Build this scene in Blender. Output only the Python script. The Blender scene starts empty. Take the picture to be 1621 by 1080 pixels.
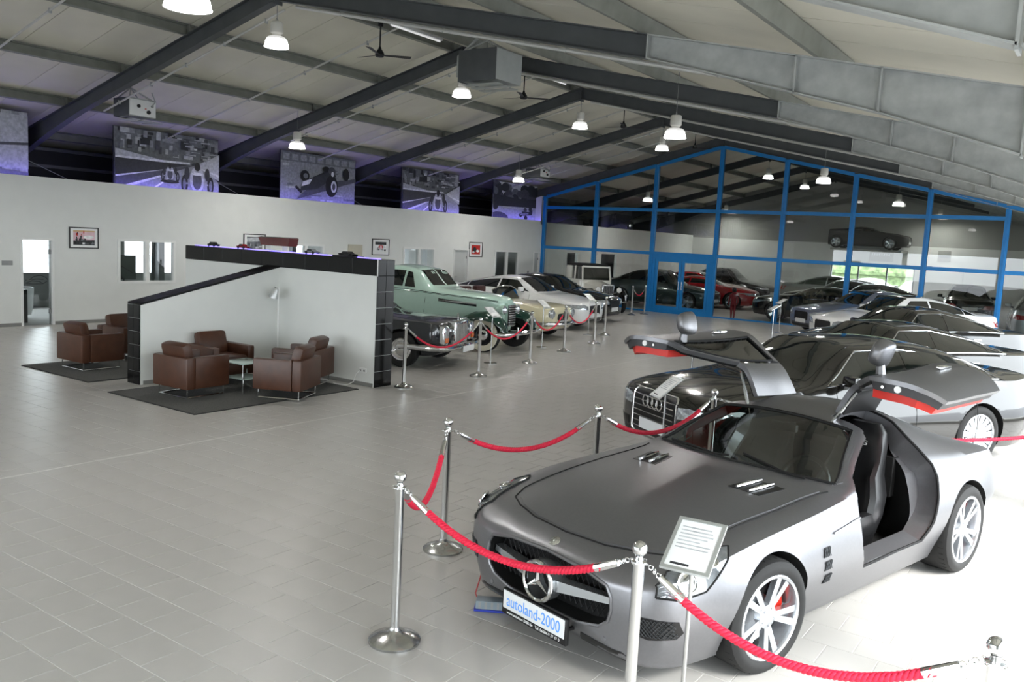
import bpy, bmesh, math, random
import numpy as np
from mathutils import Vector, Matrix, geometry
from mathutils.bvhtree import BVHTree
random.seed(7)
SC = bpy.context.scene
COL = SC.collection
PI = math.pi

# ---------------------------------------------------------------- camera
YAW, PITCH, ROLL, FPX, CAMH = 0.60832, 0.11722, 0.05198, 1352.0, 2.40
def camera():
    cy, sy, cp, sp, cr, sr = math.cos(YAW), math.sin(YAW), math.cos(PITCH), math.sin(PITCH), math.cos(ROLL), math.sin(ROLL)
    fwd = Vector((-sy*cp, cy*cp, -sp)); right = Vector((cy, sy, 0)); up = Vector((-sy*sp, cy*sp, cp))
    r = right*cr + up*sr; u = -right*sr + up*cr
    cam = bpy.data.cameras.new('camera'); o = bpy.data.objects.new('camera', cam); COL.objects.link(o)
    cam.sensor_width = 36.0; cam.lens = 36.0*FPX/1621.0; cam.clip_end = 200; cam.clip_start = 0.05
    m = Matrix((r, u, -fwd)).transposed().to_4x4(); m.translation = Vector((0, 0, CAMH)); o.matrix_world = m
    SC.camera = o
camera()
# ---------------------------------------------------------------- world, daylight, exposure
W = bpy.data.worlds.new('overcast_sky'); SC.world = W; W.use_nodes = True
bg = W.node_tree.nodes['Background']
_tc = W.node_tree.nodes.new('ShaderNodeTexCoord'); _sx = W.node_tree.nodes.new('ShaderNodeSeparateXYZ')
_rp = W.node_tree.nodes.new('ShaderNodeValToRGB')
W.node_tree.links.new(_tc.outputs['Generated'], _sx.inputs[0]); W.node_tree.links.new(_sx.outputs[2], _rp.inputs[0])
_rp.color_ramp.elements[0].color = (.80, .86, .90, 1); _rp.color_ramp.elements[1].color = (.88, .95, 1.0, 1)
W.node_tree.links.new(_rp.outputs[0], bg.inputs['Color'])
bg.inputs['Strength'].default_value = 5.5
SC.view_settings.view_transform = 'Standard'; SC.view_settings.look = 'None'
SC.view_settings.gamma = 1.0; SC.view_settings.use_curve_mapping = False
SC.view_settings.exposure = 0.80
SC.cycles.max_bounces = 8; SC.cycles.diffuse_bounces = 5; SC.cycles.glossy_bounces = 4; SC.cycles.transmission_bounces = 6; SC.cycles.adaptive_threshold = .02
SC.cycles.transparent_max_bounces = 12; SC.cycles.sample_clamp_indirect = 6.0; SC.cycles.use_denoising = True
SC.cycles.caustics_reflective = False; SC.cycles.caustics_refractive = False
_sun = bpy.data.lights.new('hazy_sun', 'SUN'); _sun.energy = 9.0; _sun.angle = math.radians(28); _sun.color = (1.0, .98, .95)
_so = bpy.data.objects.new('hazy_sun', _sun); COL.objects.link(_so)
_so.rotation_euler = Vector((math.cos(math.radians(46))*.97, -math.cos(math.radians(46))*.24, math.sin(math.radians(46)))).to_track_quat('Z', 'Y').to_euler()   # veiled sun, from the right
def portal(name, loc, sx, sy, rot):
    l = bpy.data.lights.new(name, 'AREA'); l.shape = 'RECTANGLE'; l.size = sx; l.size_y = sy; l.cycles.is_portal = True
    o = bpy.data.objects.new(name, l); COL.objects.link(o); o.location = loc; o.rotation_euler = rot
portal('daylight_portal', (1.15, 13.0, 1.7), 3.2, 25.0, (0, PI/2, 0))       # right-hand glazing, faces -X
portal('daylight_portal', (-8.8, -3.95, 1.6), 15.8, 3.0, (PI/2, 0, 0))       # glazing behind the camera, faces +Y
portal('daylight_portal', (-9.8, 44.5, 1.2), 4.0, 2.0, (-PI/2, 0, 0))

# ---------------------------------------------------------------- materials
def lin(h):
    if isinstance(h, str):
        c = [int(h[i:i+2], 16)/255 for i in (0, 2, 4)]
        return tuple(x/12.92 if x <= .04045 else ((x+.055)/1.055)**2.4 for x in c)
    return tuple(h)
MATS = {}
def M(name, col, rough=.5, metal=0., noise=0., scale=6., bump=0., coat=0., emit=0., ecol=None, trans=0., spec=.5, ior=1.45, alpha=1., stretch=None):
    if name in MATS: return MATS[name]
    m = bpy.data.materials.new(name); m.use_nodes = True; nt = m.node_tree; b = nt.nodes['Principled BSDF']
    c = lin(col); b.inputs['Base Color'].default_value = (*c, 1); b.inputs['Roughness'].default_value = rough
    b.inputs['Metallic'].default_value = metal; b.inputs['Coat Weight'].default_value = coat; b.inputs['Coat Roughness'].default_value = .04
    b.inputs['Specular IOR Level'].default_value = spec; b.inputs['IOR'].default_value = ior
    b.inputs['Transmission Weight'].default_value = trans; b.inputs['Alpha'].default_value = alpha
    if emit:
        b.inputs['Emission Color'].default_value = (*lin(ecol or col), 1); b.inputs['Emission Strength'].default_value = emit
    if noise or bump:
        tc = nt.nodes.new('ShaderNodeTexCoord'); n = nt.nodes.new('ShaderNodeTexNoise'); n.inputs['Scale'].default_value = scale; n.inputs['Detail'].default_value = 5
        if stretch:
            mp = nt.nodes.new('ShaderNodeMapping'); mp.inputs['Scale'].default_value = stretch
            nt.links.new(tc.outputs['Object'], mp.inputs[0]); nt.links.new(mp.outputs[0], n.inputs['Vector'])
        else: nt.links.new(tc.outputs['Object'], n.inputs['Vector'])
        if noise:
            r = nt.nodes.new('ShaderNodeValToRGB'); r.color_ramp.elements[0].position = .3; r.color_ramp.elements[1].position = .7
            r.color_ramp.elements[0].color = (*[max(0, x*(1-noise)) for x in c], 1); r.color_ramp.elements[1].color = (*[min(1, x*(1+noise)) for x in c], 1)
            nt.links.new(n.outputs[0], r.inputs[0]); nt.links.new(r.outputs[0], b.inputs['Base Color'])
        if bump:
            bp = nt.nodes.new('ShaderNodeBump'); bp.inputs['Strength'].default_value = bump; bp.inputs['Distance'].default_value = .01
            nt.links.new(n.outputs[0], bp.inputs['Height']); nt.links.new(bp.outputs[0], b.inputs['Normal'])
    MATS[name] = m; return m
def glass(name, col=(.9, .95, .93), rough=0., thin=True, tint=.12):
    """thin architectural pane: mirror-like at grazing angles, otherwise clear, a little tinted"""
    if name in MATS: return MATS[name]
    m = bpy.data.materials.new(name); m.use_nodes = True; nt = m.node_tree; nt.nodes.clear()
    out = nt.nodes.new('ShaderNodeOutputMaterial'); mix = nt.nodes.new('ShaderNodeMixShader'); fr = nt.nodes.new('ShaderNodeFresnel'); fr.inputs[0].default_value = 1.5
    t = nt.nodes.new('ShaderNodeBsdfTransparent'); t.inputs[0].default_value = (*col, 1); g = nt.nodes.new('ShaderNodeBsdfGlossy'); g.inputs['Roughness'].default_value = rough
    mm = nt.nodes.new('ShaderNodeMath'); mm.operation = 'MULTIPLY_ADD'; mm.inputs[1].default_value = 1.2; mm.inputs[2].default_value = tint*.3
    nt.links.new(fr.outputs[0], mm.inputs[0]); nt.links.new(mm.outputs[0], mix.inputs[0]); nt.links.new(t.outputs[0], mix.inputs[1]); nt.links.new(g.outputs[0], mix.inputs[2])
    nt.links.new(mix.outputs[0], out.inputs[0]); MATS[name] = m; return m

# ---------------------------------------------------------------- mesh helpers
class MB:
    """collects geometry for one mesh"""
    def __init__(s): s.v = []; s.f = []; s.mi = []; s.cur = 0
    def add(s, vs, fs):
        o = len(s.v); s.v += [tuple(p) for p in vs]; s.f += [tuple(i+o for i in f) for f in fs]; s.mi += [s.cur]*len(fs); return s
    def box(s, x0, x1, y0, y1, z0, z1):
        return s.add([(x0,y0,z0),(x1,y0,z0),(x1,y1,z0),(x0,y1,z0),(x0,y0,z1),(x1,y0,z1),(x1,y1,z1),(x0,y1,z1)],
                     [(0,3,2,1),(4,5,6,7),(0,1,5,4),(1,2,6,5),(2,3,7,6),(3,0,4,7)])
    def bbox(s, x0, x1, y0, y1, z0, z1, r=.02):
        """box with chamfered edges"""
        bm = bmesh.new(); bmesh.ops.create_cube(bm, size=1)
        for v in bm.verts: v.co = Vector(((x0+x1)/2+v.co.x*(x1-x0), (y0+y1)/2+v.co.y*(y1-y0), (z0+z1)/2+v.co.z*(z1-z0)))
        bmesh.ops.bevel(bm, geom=bm.edges[:], offset=r, segments=2, profile=.6, affect='EDGES')
        return s.bm(bm)
    def bm(s, bm):
        bm.verts.ensure_lookup_table(); bm.verts.index_update()
        s.add([v.co[:] for v in bm.verts], [[v.index for v in f.verts] for f in bm.faces]); bm.free(); return s
    def prism(s, poly, axis, a, b):
        """poly in the plane across axis, extruded from a to b"""
        n = len(poly)
        def P(p, t): return {'x': (t, p[0], p[1]), 'y': (p[0], t, p[1]), 'z': (p[0], p[1], t)}[axis]
        return s.add([P(p, a) for p in poly]+[P(p, b) for p in poly],
                     [tuple(range(n))[::-1], tuple(range(n, 2*n))]+[(i, (i+1) % n, n+(i+1) % n, n+i) for i in range(n)])
    def tube(s, pts, r, n=8, caps=True):
        pts = [Vector(p) for p in pts]; m = len(pts); rs = r if isinstance(r, (list, tuple)) else [r]*m
        vs = []; up = None
        for i, p in enumerate(pts):
            d = (pts[min(i+1, m-1)]-pts[max(i-1, 0)]).normalized()
            if up is None: up = Vector((0, 0, 1)) if abs(d.z) < .9 else Vector((1, 0, 0))
            a = d.cross(up)
            if a.length < 1e-6: a = d.orthogonal()
            a.normalize(); b = d.cross(a); up = -b if b.dot(up) < 0 else b
            vs += [p+(a*math.cos(2*PI*k/n)+b*math.sin(2*PI*k/n))*rs[i] for k in range(n)]
        fs = [(i*n+k, i*n+(k+1) % n, (i+1)*n+(k+1) % n, (i+1)*n+k) for i in range(m-1) for k in range(n)]
        if caps: fs += [tuple(range(n))[::-1], tuple(range((m-1)*n, m*n))]
        return s.add(vs, fs)
    def lathe(s, prof, n=24, c=(0, 0, 0), axis='z', a0=0, a1=2*PI):
        """prof: (radius, height) pairs turned about an axis through c"""
        full = abs(a1-a0-2*PI) < 1e-6; m = n if full else n+1; vs = []; fs = []
        for r, h in prof:
            for k in range(m):
                a = a0+(a1-a0)*k/n; x, y = r*math.cos(a), r*math.sin(a)
                vs.append({'z': (c[0]+x, c[1]+y, c[2]+h), 'y': (c[0]+x, c[1]+h, c[2]+y), 'x': (c[0]+h, c[1]+x, c[2]+y)}[axis])
        for i in range(len(prof)-1):
            for k in range(n if full else n):
                k2 = (k+1) % m
                fs.append((i*m+k, i*m+k2, (i+1)*m+k2, (i+1)*m+k))
        return s.add(vs, fs)
    def cyl(s, c, r, h, n=16, axis='z', r2=None):
        return s.lathe([(0.0001, 0), (r, 0), (r if r2 is None else r2, h), (0.0001, h)], n, c, axis)
    def sphere(s, c, r, n=16, sz=1.):
        return s.lathe([(max(r*math.sin(PI*i/10), .0001), -r*sz*math.cos(PI*i/10)) for i in range(11)], n, c)
    def torus(s, c, R, r, axis='z', n=24, m=8):
        return s.lathe([(R+r*math.cos(2*PI*i/m), r*math.sin(2*PI*i/m)) for i in range(m+1)], n, c, axis)
    def xf(s, mat, start=0):
        for i in range(start, len(s.v)): s.v[i] = tuple(mat @ Vector(s.v[i]))
        return s
    def mesh(s, name, mats, smooth=None):
        me = bpy.data.meshes.new(name); me.from_pydata(s.v, [], s.f)
        for m in (mats if isinstance(mats, (list, tuple)) else [mats]): me.materials.append(m)
        if any(s.mi): me.polygons.foreach_set('material_index', s.mi)
        finish(me, smooth); return me
    def build(s, name, mats, parent=None, smooth=35):
        return link(name, s.mesh(name, mats, smooth), parent)
def finish(me, smooth=35, recalc=True):
    if recalc:
        bm = bmesh.new(); bm.from_mesh(me); bmesh.ops.recalc_face_normals(bm, faces=bm.faces); bm.to_mesh(me); bm.free()
    if smooth:
        me.polygons.foreach_set('use_smooth', [True]*len(me.polygons)); me.set_sharp_from_angle(angle=math.radians(smooth))
    me.update()
def link(name, me, parent=None):
    o = bpy.data.objects.new(name, me); COL.objects.link(o)
    if parent is not None: o.parent = parent
    return o
def tag(o, label=None, cat=None, group=None, kind=None):
    for k, v in (('label', label), ('category', cat), ('group', group), ('kind', kind)):
        if v: o[k] = v
    return o
def thing(name, label, cat, loc=(0, 0, 0), rz=0, group=None):
    o = bpy.data.objects.new(name, None); COL.objects.link(o); o.location = loc; o.rotation_euler = (0, 0, rz); o.empty_display_size = .1
    return tag(o, label, cat, group)
def struct(name, mb, mat, parent=None, smooth=None, label=None):
    o = mb.build(name, mat, parent, smooth)
    if parent is None: tag(o, label=label, kind='structure')
    return o
KIDS = {}
def kids(o): return [c for c in bpy.data.objects if c.parent == o]
def copy_tree(o, parent=None):
    c = o.copy(); COL.objects.link(c); c.parent = parent
    for ch in kids(o): copy_tree(ch, c)
    return c
def text_mesh(body, size, font_w=1.0, extrude=.0008, align='CENTER', bold=0.):
    cu = bpy.data.curves.new('text', 'FONT'); cu.body = body; cu.size = size; cu.extrude = extrude; cu.align_x = align; cu.align_y = 'CENTER'; cu.offset = bold
    o = bpy.data.objects.new('text', cu); COL.objects.link(o); bpy.context.view_layer.update()
    me = bpy.data.meshes.new_from_object(o.evaluated_get(bpy.context.evaluated_depsgraph_get()))
    bpy.data.objects.remove(o); bpy.data.curves.remove(cu)
    me.transform(Matrix.Diagonal((font_w, 1, 1, 1))); return me
def lettering(name, body, size, mat, parent, mat4, font_w=1.0, bold=0., extrude=.0008):
    me = text_mesh(body, size, font_w, extrude, bold=bold); me.materials.clear(); me.materials.append(mat); me.transform(mat4)
    return link(name, me, parent)
def frame_m(o, xd, yd):
    """matrix that puts the text plane (x right, y up) at o"""
    x = Vector(xd).normalized(); y = Vector(yd).normalized(); z = x.cross(y)
    m = Matrix((x, y, z)).transposed().to_4x4(); m.translation = Vector(o); return m

# ---------------------------------------------------------------- shared materials
WHITE = M('white_plaster', 'd9dbd8', .85, noise=.02, scale=3, bump=.03)
GREYW = M('grey_upper_wall', '9b9c98', .85, noise=.03, scale=2)
DARK = M('black_fascia', '101112', .7, noise=.2, scale=4)
STEEL_D = M('dark_grey_steel', '4c4f51', .55, .1, noise=.12, scale=3)
STEEL_G = M('galvanised_steel', 'a9acaa', .5, .2, noise=.16, scale=5)
PURLIN = M('galvanised_purlin', '82847d', .55, .2, noise=.12, scale=4)
PANEL = M('cream_roof_panel', 'd3cfc0', .55, noise=.05, scale=1.2)
BLUE = M('blue_powder_coat', '1a7cc2', .35, noise=.04, scale=8)
CHROME = M('chrome', 'e6e7e8', .07, 1.0, noise=.02, scale=9)
CHROME_B = M('brushed_steel', 'c2c3c3', .22, 1.0, noise=.04, scale=30)
BLACK = M('black_plastic', '0c0c0d', .45, noise=.15, scale=12)
MATT = M('matt_black', '070707', .8, noise=.2, scale=9)
RUBBER = M('tyre_rubber', '191919', .75, noise=.15, scale=25, bump=.1)
PANE = glass('clear_pane', (.80, .85, .83), 0, tint=.08)
PANE_W = glass('window_pane', (.93, .96, .96), 0, tint=.1)
GREY = M('grey_plastic', '8b8d8d', .5, noise=.05, scale=9)
WHITEP = M('white_plastic', 'e4e5e4', .4, noise=.02, scale=9)
# ================================================================ STRUCTURE
AX, AZ = -11.8, 6.42                      # ridge: position, top of the rafters
SL, SR = .25, .212                        # roof falls left and right
FY = [4.73+4.94*k for k in range(9)]      # steel frames, FY[5] carries the glass wall
GY = FY[5]; BACK = 44.6; XL, XR = -19.25, 1.2
EAVE_L = -23.2
def zroof(x): return AZ-(AX-x)*SL if x < AX else AZ-(x-AX)*SR
# ---- floor: a screed with the tiles laid on it
TX, TY, TG = .303, .2835, .004
floor = struct('floor', MB().box(-23.4, 1.4, -4.2, 60, -.12, -.003), M('grout', 'c3c2be', .8, noise=.06, scale=8), label='light grey tiled showroom floor')
TILE = M('grey_floor_tile', 'a9a7a3', .33, noise=.045, scale=2.2, bump=.02)
def add_tile(mb, x, y, w=TX-TG, d=TY-TG):
    b = .0015
    mb.add([(x-w/2, y-d/2, -.003), (x+w/2, y-d/2, -.003), (x+w/2, y+d/2, -.003), (x-w/2, y+d/2, -.003),
            (x-w/2+b, y-d/2+b, 0), (x+w/2-b, y-d/2+b, 0), (x+w/2-b, y+d/2-b, 0), (x-w/2+b, y+d/2-b, 0)],
           [(4, 5, 6, 7), (0, 1, 5, 4), (1, 2, 6, 5), (2, 3, 7, 6), (3, 0, 4, 7)])
cells = []
for j in range(-22, 96):
    y = 2.50+TY*(j+.5)
    for i in range(-45, 21):
        x = -5.15+TX*(i+(.5 if j % 2 else 0))
        if x > 1.2 or x < -19.2 or y < -3.9: continue
        if abs(x+8.1) < .02: continue
        cells.append((x, y))
def in_view(x, y):
    cy, sy, cp, sp = math.cos(YAW), math.sin(YAW), math.cos(PITCH), math.sin(PITCH)
    a = x*cy+y*sy; d = -x*sy+y*cy; dep = d*cp+CAMH*sp; u = d*sp-CAMH*cp
    if dep < .5: return None
    px = 810.5+FPX*(a*math.cos(ROLL)+u*math.sin(ROLL))/dep; py = 540-FPX*(-a*math.sin(ROLL)+u*math.cos(ROLL))/dep
    return (px, py, dep) if -30 < px < 1650 and -10 < py < 1100 else None
def hidden(x, y):                          # under the silver car
    dx, dy = x+2.54, y-4.02; c, s = math.cos(1.3299), math.sin(1.3299); u, v = dx*c+dy*s, -dx*s+dy*c
    return .1 < u < 4.6 and abs(v) < .9
rank = sorted((in_view(x, y)[2], k) for k, (x, y) in enumerate(cells) if in_view(x, y) and not hidden(x, y))
near = set(k for _, k in rank[:298])
one = MB(); add_tile(one, 0, 0); tile_me = one.mesh('tile', TILE)
rest = MB()
for k, (x, y) in enumerate(cells):
    if k in near:
        o = link('tile', tile_me, floor); o.location = (x, y, random.uniform(-.0004, .0003))
    else: add_tile(rest, x, y)
tag(rest.build('tile_field', TILE, floor, None), label='the farther floor tiles', kind='stuff')
MB().box(-8.112, -8.088, -4.0, GY-.1, -.004, .0012).build('joint_strip', M('joint_strip', 'c9c8c4', .5, noise=.05), floor, None)
far_floor = MB().box(-22.9, 1.2, GY+.1, BACK, -.003, 0)
far_floor.build('floor_covering', M('grey_floor_far', '9d9b97', .35, noise=.05, scale=2), floor, None)

# ---- roof: sandwich panels on purlins
roof = struct('ceiling', MB().prism([(EAVE_L, zroof(EAVE_L)+.29), (AX, AZ+.29), (XR+.3, zroof(XR+.3)+.29), (XR+.3, zroof(XR+.3)+.40), (AX, AZ+.40), (EAVE_L, zroof(EAVE_L)+.40)], 'y', -4.2, BACK+.2),
              M('roof_deck', '8b887c', .7, noise=.05), label='pitched roof of cream panels on steel purlins')
PW = .988
for side in (0, 1):
    x0, x1 = (EAVE_L, AX) if side == 0 else (AX, XR+.3)
    z0, z1 = zroof(x0)+.22, zroof(x1)+.22
    pm = MB().prism([(x0, z0), (x1, z1), (x1, z1+.06), (x0, z0+.06)], 'y', .006, PW-.006).mesh('roof_panel', PANEL)
    n = int((BACK+4.2)/PW)
    for k in range(n):
        o = link('roof_panel', pm, roof); o.location = (0, -4.1+PW*k, random.uniform(0, .004))
PX = [-22.9, -20.72, -18.57, -16.42, -14.27, -12.12, -11.48, -9.33, -7.18, -5.03, -2.88, -.73, 1.1]
for x in PX:
    s = 1 if x < AX else -1; z = zroof(x)
    t = math.atan(SL if s > 0 else -SR); c = [(-.035, .0), (.035, 0), (.035, .02), (-.02, .02), (-.02, .18), (.035, .18), (.035, .2), (-.035, .2)]
    c = [(p*s, q) for p, q in c]
    poly = [(x+p*math.cos(t)-q*math.sin(t), z+p*math.sin(t)+q*math.cos(t)) for p, q in c]
    MB().prism(poly, 'y', -4.1, BACK).build('purlin', PURLIN, roof, None)
# ---- steel portal frames
def rafter(mb, pts, w, tf=.014, tw=.01):
    """pts: (x, ztop, zbottom); I-section with flanges of width w about y = 0"""
    for (xa, ta, ba), (xb, tb, bb) in zip(pts, pts[1:]):
        mb.prism([(xa, ba+tf), (xb, bb+tf), (xb, tb-tf), (xa, ta-tf)], 'y', -tw/2, tw/2)
        mb.prism([(xa, ta-tf), (xb, tb-tf), (xb, tb), (xa, ta)], 'y', -w/2, w/2)
        mb.prism([(xa, ba), (xb, bb), (xb, bb+tf), (xa, ba+tf)], 'y', -w/2, w/2)
ORD = ['nearest', 'second', 'third', 'fourth', 'fifth', 'glass wall', 'first beyond the glass', 'second beyond the glass', 'third beyond the glass']
for k, y in enumerate(FY[:9]):
    if y > BACK: continue
    f = thing('steel_frame', {0: 'pale steel frame crossing the top right corner, nearest the camera', 5: 'dark steel frame along the top of the blue glass wall'}.get(k,
        'dark grey steel roof frame, %s from the camera' % ORD[k] if k < 5 else 'dark steel roof frame, %s wall' % ORD[k]), 'roof frame', (0, y, 0), group='steel roof frames')
    D = .29
    L = MB(); rafter(L, [(EAVE_L+.4, zroof(EAVE_L+.4), zroof(EAVE_L+.4)-.75), (-19.2, zroof(-19.2), zroof(-19.2)-.36), (-18.0, zroof(-18.), zroof(-18.)-D), (AX, AZ, AZ-D)], .15)
    L.build('rafter', STEEL_D, f, None)
    for x in PX[1:6]: MB().box(x-.05, x+.05, -.005, .005, zroof(x), zroof(x)+.19).build('purlin_cleat', PURLIN, f, None)
    Rr = MB(); rafter(Rr, [(AX, AZ, AZ-D), (-4.92, zroof(-4.92), zroof(-4.92)-D)], .15); Rr.build('rafter', STEEL_D, f, None)
    ex, d1, d2, d3 = (-.487, .40, .605, .70) if k == 0 else (-.86, .47, .64, .76)
    H = MB(); rafter(H, [(-4.92, zroof(-4.92), zroof(-4.92)-D), (-2.2, zroof(-2.2), zroof(-2.2)-d1), (ex, zroof(ex), zroof(ex)-d2)], .16)
    rafter(H, [(ex+.02, zroof(ex+.02), zroof(ex+.02)-d2), (.16, zroof(.16), zroof(.16)-d3)], .16)
    H.build('haunch', STEEL_G, f, None)
    for x, d in ((-4.92, D), (-2.2, d1), (ex, d2+.02), (-3.1, D+(d1-D)*.67)): MB().box(x-.009, x+.009, -.08, .08, zroof(x)-d, zroof(x)).build('stiffener_plate', STEEL_G, f, None)
    MB().box(AX-.012, AX+.012, -.08, .08, AZ-D-.06, AZ).build('apex_plate', STEEL_D, f, None)
    C = MB(); x = -.45
    C.box(-.84, -.82, -.09, .09, 0, zroof(-.8)).box(-.42, -.40, -.09, .09, 0, zroof(-.4)).box(-.82, -.42, -.006, .006, 0, zroof(-.6))
    C.xf(Matrix.Translation((1.0, 0, 0)))
    C.build('column', STEEL_G, f, None)
    C2 = MB().box(EAVE_L+.4, EAVE_L+.42, -.09, .09, 0, zroof(EAVE_L+.4)).box(EAVE_L+.02, EAVE_L+.04, -.09, .09, 0, zroof(EAVE_L)).box(EAVE_L+.04, EAVE_L+.4, -.006, .006, 0, zroof(EAVE_L)-.05)
    C2.build('column', STEEL_D, f, None)
# ---- outer walls
def wall_x(x0, x1, y0, y1, z0, z1, holes):
    """wall slab across x, with rectangular holes (ya, yb, za, zb)"""
    mb = MB(); ys = sorted(set([y0, y1]+[h[0] for h in holes]+[h[1] for h in holes]))
    for a, b in zip(ys, ys[1:]):
        hs = sorted([h for h in holes if h[0] <= a+1e-6 and h[1] >= b-1e-6], key=lambda h: h[2]); z = z0
        for h in hs:
            if h[2] > z+1e-6: mb.box(x0, x1, a, b, z, h[2])
            z = h[3]
        if z < z1-1e-6: mb.box(x0, x1, a, b, z, z1)
    return mb
def wall_y(y0, y1, x0, x1, z0, z1, holes): 
    mb = wall_x(y0, y1, x0, x1, z0, z1, holes); mb.v = [(p[1], p[0], p[2]) for p in mb.v]; mb.f = [f[::-1] for f in mb.f]; return mb
rb = [(FY[0]-4.94+4.94*k+.15, FY[0]-4.94+4.94*(k+1)-.15) for k in range(0, 6)]
struct('wall_right', wall_x(1.2, 1.4, -4.2, BACK, 0, zroof(1.4)+.3, [(a, b, .15, 2.95) for a, b in rb]), WHITE, label='right-hand wall with wide shop windows')
struct('wall_front', wall_y(-4.2, -4.0, EAVE_L, 1.4, 0, 6.9, [(-16.5, -11.9, .2, 2.9), (-11.6, -6.2, .2, 2.9), (-5.9, -1.0, .2, 2.9)]), WHITE, label='gable wall behind the camera with shop windows')
eave = wall_x(EAVE_L-.2, EAVE_L, -4.2, BACK, 0, 3.8, [(FY[1]-.9+4.94*k, FY[1]+2.3+4.94*k, .9, 2.3) for k in range(-1, 5)])
struct('wall_eave', eave, M('outer_wall', '8f918f', .8, noise=.04), label='outer wall behind the offices')
# dark upper space over the offices
struct('wall_back', wall_y(BACK, BACK+.2, EAVE_L, 1.4, 0, 3.1, [(-11.75, -7.83, .12, 2.12)]), WHITE, label='white far wall of the hall beyond the glass')
struct('wall_gable', MB().prism([(EAVE_L, 3.1), (1.4, 3.1), (1.4, zroof(1.4)+.3), (AX, AZ+.3), (EAVE_L, zroof(EAVE_L)+.3)], 'y', BACK+.05, BACK+.2), GREYW, label='grey far gable above the white wall')
# left office wall: doors and windows repeat with the frames
WT = 3.2
doors = [(9.0, 9.72, 0, 1.92), (23.75, 24.6, 0, 2.0), (28.85, 29.3, 0, 2.0)]
wins = [(11.2, 12.72, .9, 1.96), (16.25, 17.65, .9, 1.99), (21.1, 22.7, .9, 2.0), (26.2, 27.8, .9, 2.0)]
wl = wall_x(XL-.14, XL, -4.0, BACK, 0, WT, doors+wins+[(GY+2, GY+2.9, 0, 2.0), (GY+5, GY+6.5, .9, 2.0)])
wl.box(XL-.02, XL, -4.0, GY-.2, WT, WT+.04)
struct('wall_left', wl, WHITE, label='white office wall along the left side')
struct('baseboard_left', MB().box(XL, XL+.012, -4, 9.0, 0, .075).box(XL, XL+.012, 9.72, 23.75, 0, .075).box(XL, XL+.012, 24.6, 28.85, 0, .075), M('grey_skirting', '7d7d7a', .5, noise=.05), label='grey tile skirting of the office wall')
struct('trim_1', MB().box(EAVE_L, XL-.02, -4.0, BACK, WT-.16, WT-.06), DARK, label='dark top of the offices')
# black cladding with its rails above the offices
clad = struct('wall_cladding', MB().box(-21.3, -21.2, -4.0, GY, WT-.1, zroof(-21.2)-.03), DARK, label='black cladding above the offices')
for z in (3.55, 3.95, 4.3): MB().box(-21.2, -21.14, -4.0, GY, z, z+.07).build('cladding_rail', M('dark_rail', '5a5b5c', .5, .3, noise=.1), clad, None)
struct('wall_return', MB().box(-20.6, XL, GY-.16, GY-.02, WT-.1, zroof(-20)-.3).prism([(XL-1.35, WT-.1), (XL, WT-.1), (XL, zroof(XL)-.32), (XL-1.35, zroof(XL-1.35)-.32)], 'y', GY-.2, GY-.1), WHITE, label='white return beside the glass wall')
# office partitions and back wall pieces seen through doors
struct('wall_office', MB().box(-22.9, -19.4, 15.0, 15.1, 0, 3.05).box(-22.9, -19.4, 20., 20.1, 0, 3.05).box(-22.9, -19.4, 25., 25.1, 0, 3.05), WHITE, label='cross walls between the offices')
# ================================================================ GLASS WALL
gw = struct('wall_glass', MB().box(XL, 1.2, GY-.05, GY+.05, 0, .05), BLUE, label='blue framed glass wall between the two halls')
GX = [-19.2, -16.8, -14.3, -11.8, -9.47, -7.19, -4.93, -2.77, -.5, 1.15]
T1, T2 = 2.2, 3.8
for x in GX: MB().box(x-.075, x+.075, GY-.07, GY+.07, 0, zroof(x)-.33).box(x-.012, x+.012, GY-.085, GY-.07, .05, zroof(x)-.33).build('post', BLUE, gw, None)
for x0, x1 in zip(GX, GX[1:]):
    a, b = x0+.075, x1-.075
    def zt(x): return zroof(x)-.36
    MB().prism([(a, zt(a)-.06), (b, zt(b)-.06), (b, zt(b)+.06), (a, zt(a)+.06)], 'y', GY-.06, GY+.06).build('head_rail', BLUE, gw, None)
    door = abs(x0+14.3) < .1
    for z in (T1, T2):
        if z+.2 < min(zt(a), zt(b)): MB().box(a, b, GY-.05, GY+.05, z-.06, z+.06).build('transom', BLUE, gw, None)
    lo = .05
    for z0, z1 in ((lo, T1-.06), (T1+.06, T2-.06), (T2+.06, None)):
        if door and z0 == lo: continue
        t0, t1 = (zt(a)-.06, zt(b)-.06) if z1 is None else (z1, z1)
        if min(t0, t1) <= z0: 
            if max(t0, t1) < z0: continue
            t0, t1 = max(t0, z0+.01), max(t1, z0+.01)
        MB().add([(a, GY, z0), (b, GY, z0), (b, GY, t1), (a, GY, t0)], [(0, 1, 2, 3)]).build('pane', PANE, gw, None)
d1 = tag(MB().box(-14.245, -14.12, GY-.04, GY+.04, .02, T1-.045).box(-11.98, -11.855, GY-.04, GY+.04, .02, T1-.045).box(-14.12, -11.98, GY-.04, GY+.04, T1-.2, T1-.045).box(-14.12, -11.98, GY-.04, GY+.04, .02, .16).build('door_4', BLUE, None, None), label='blue framed double door in the glass wall', kind='structure')
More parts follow.
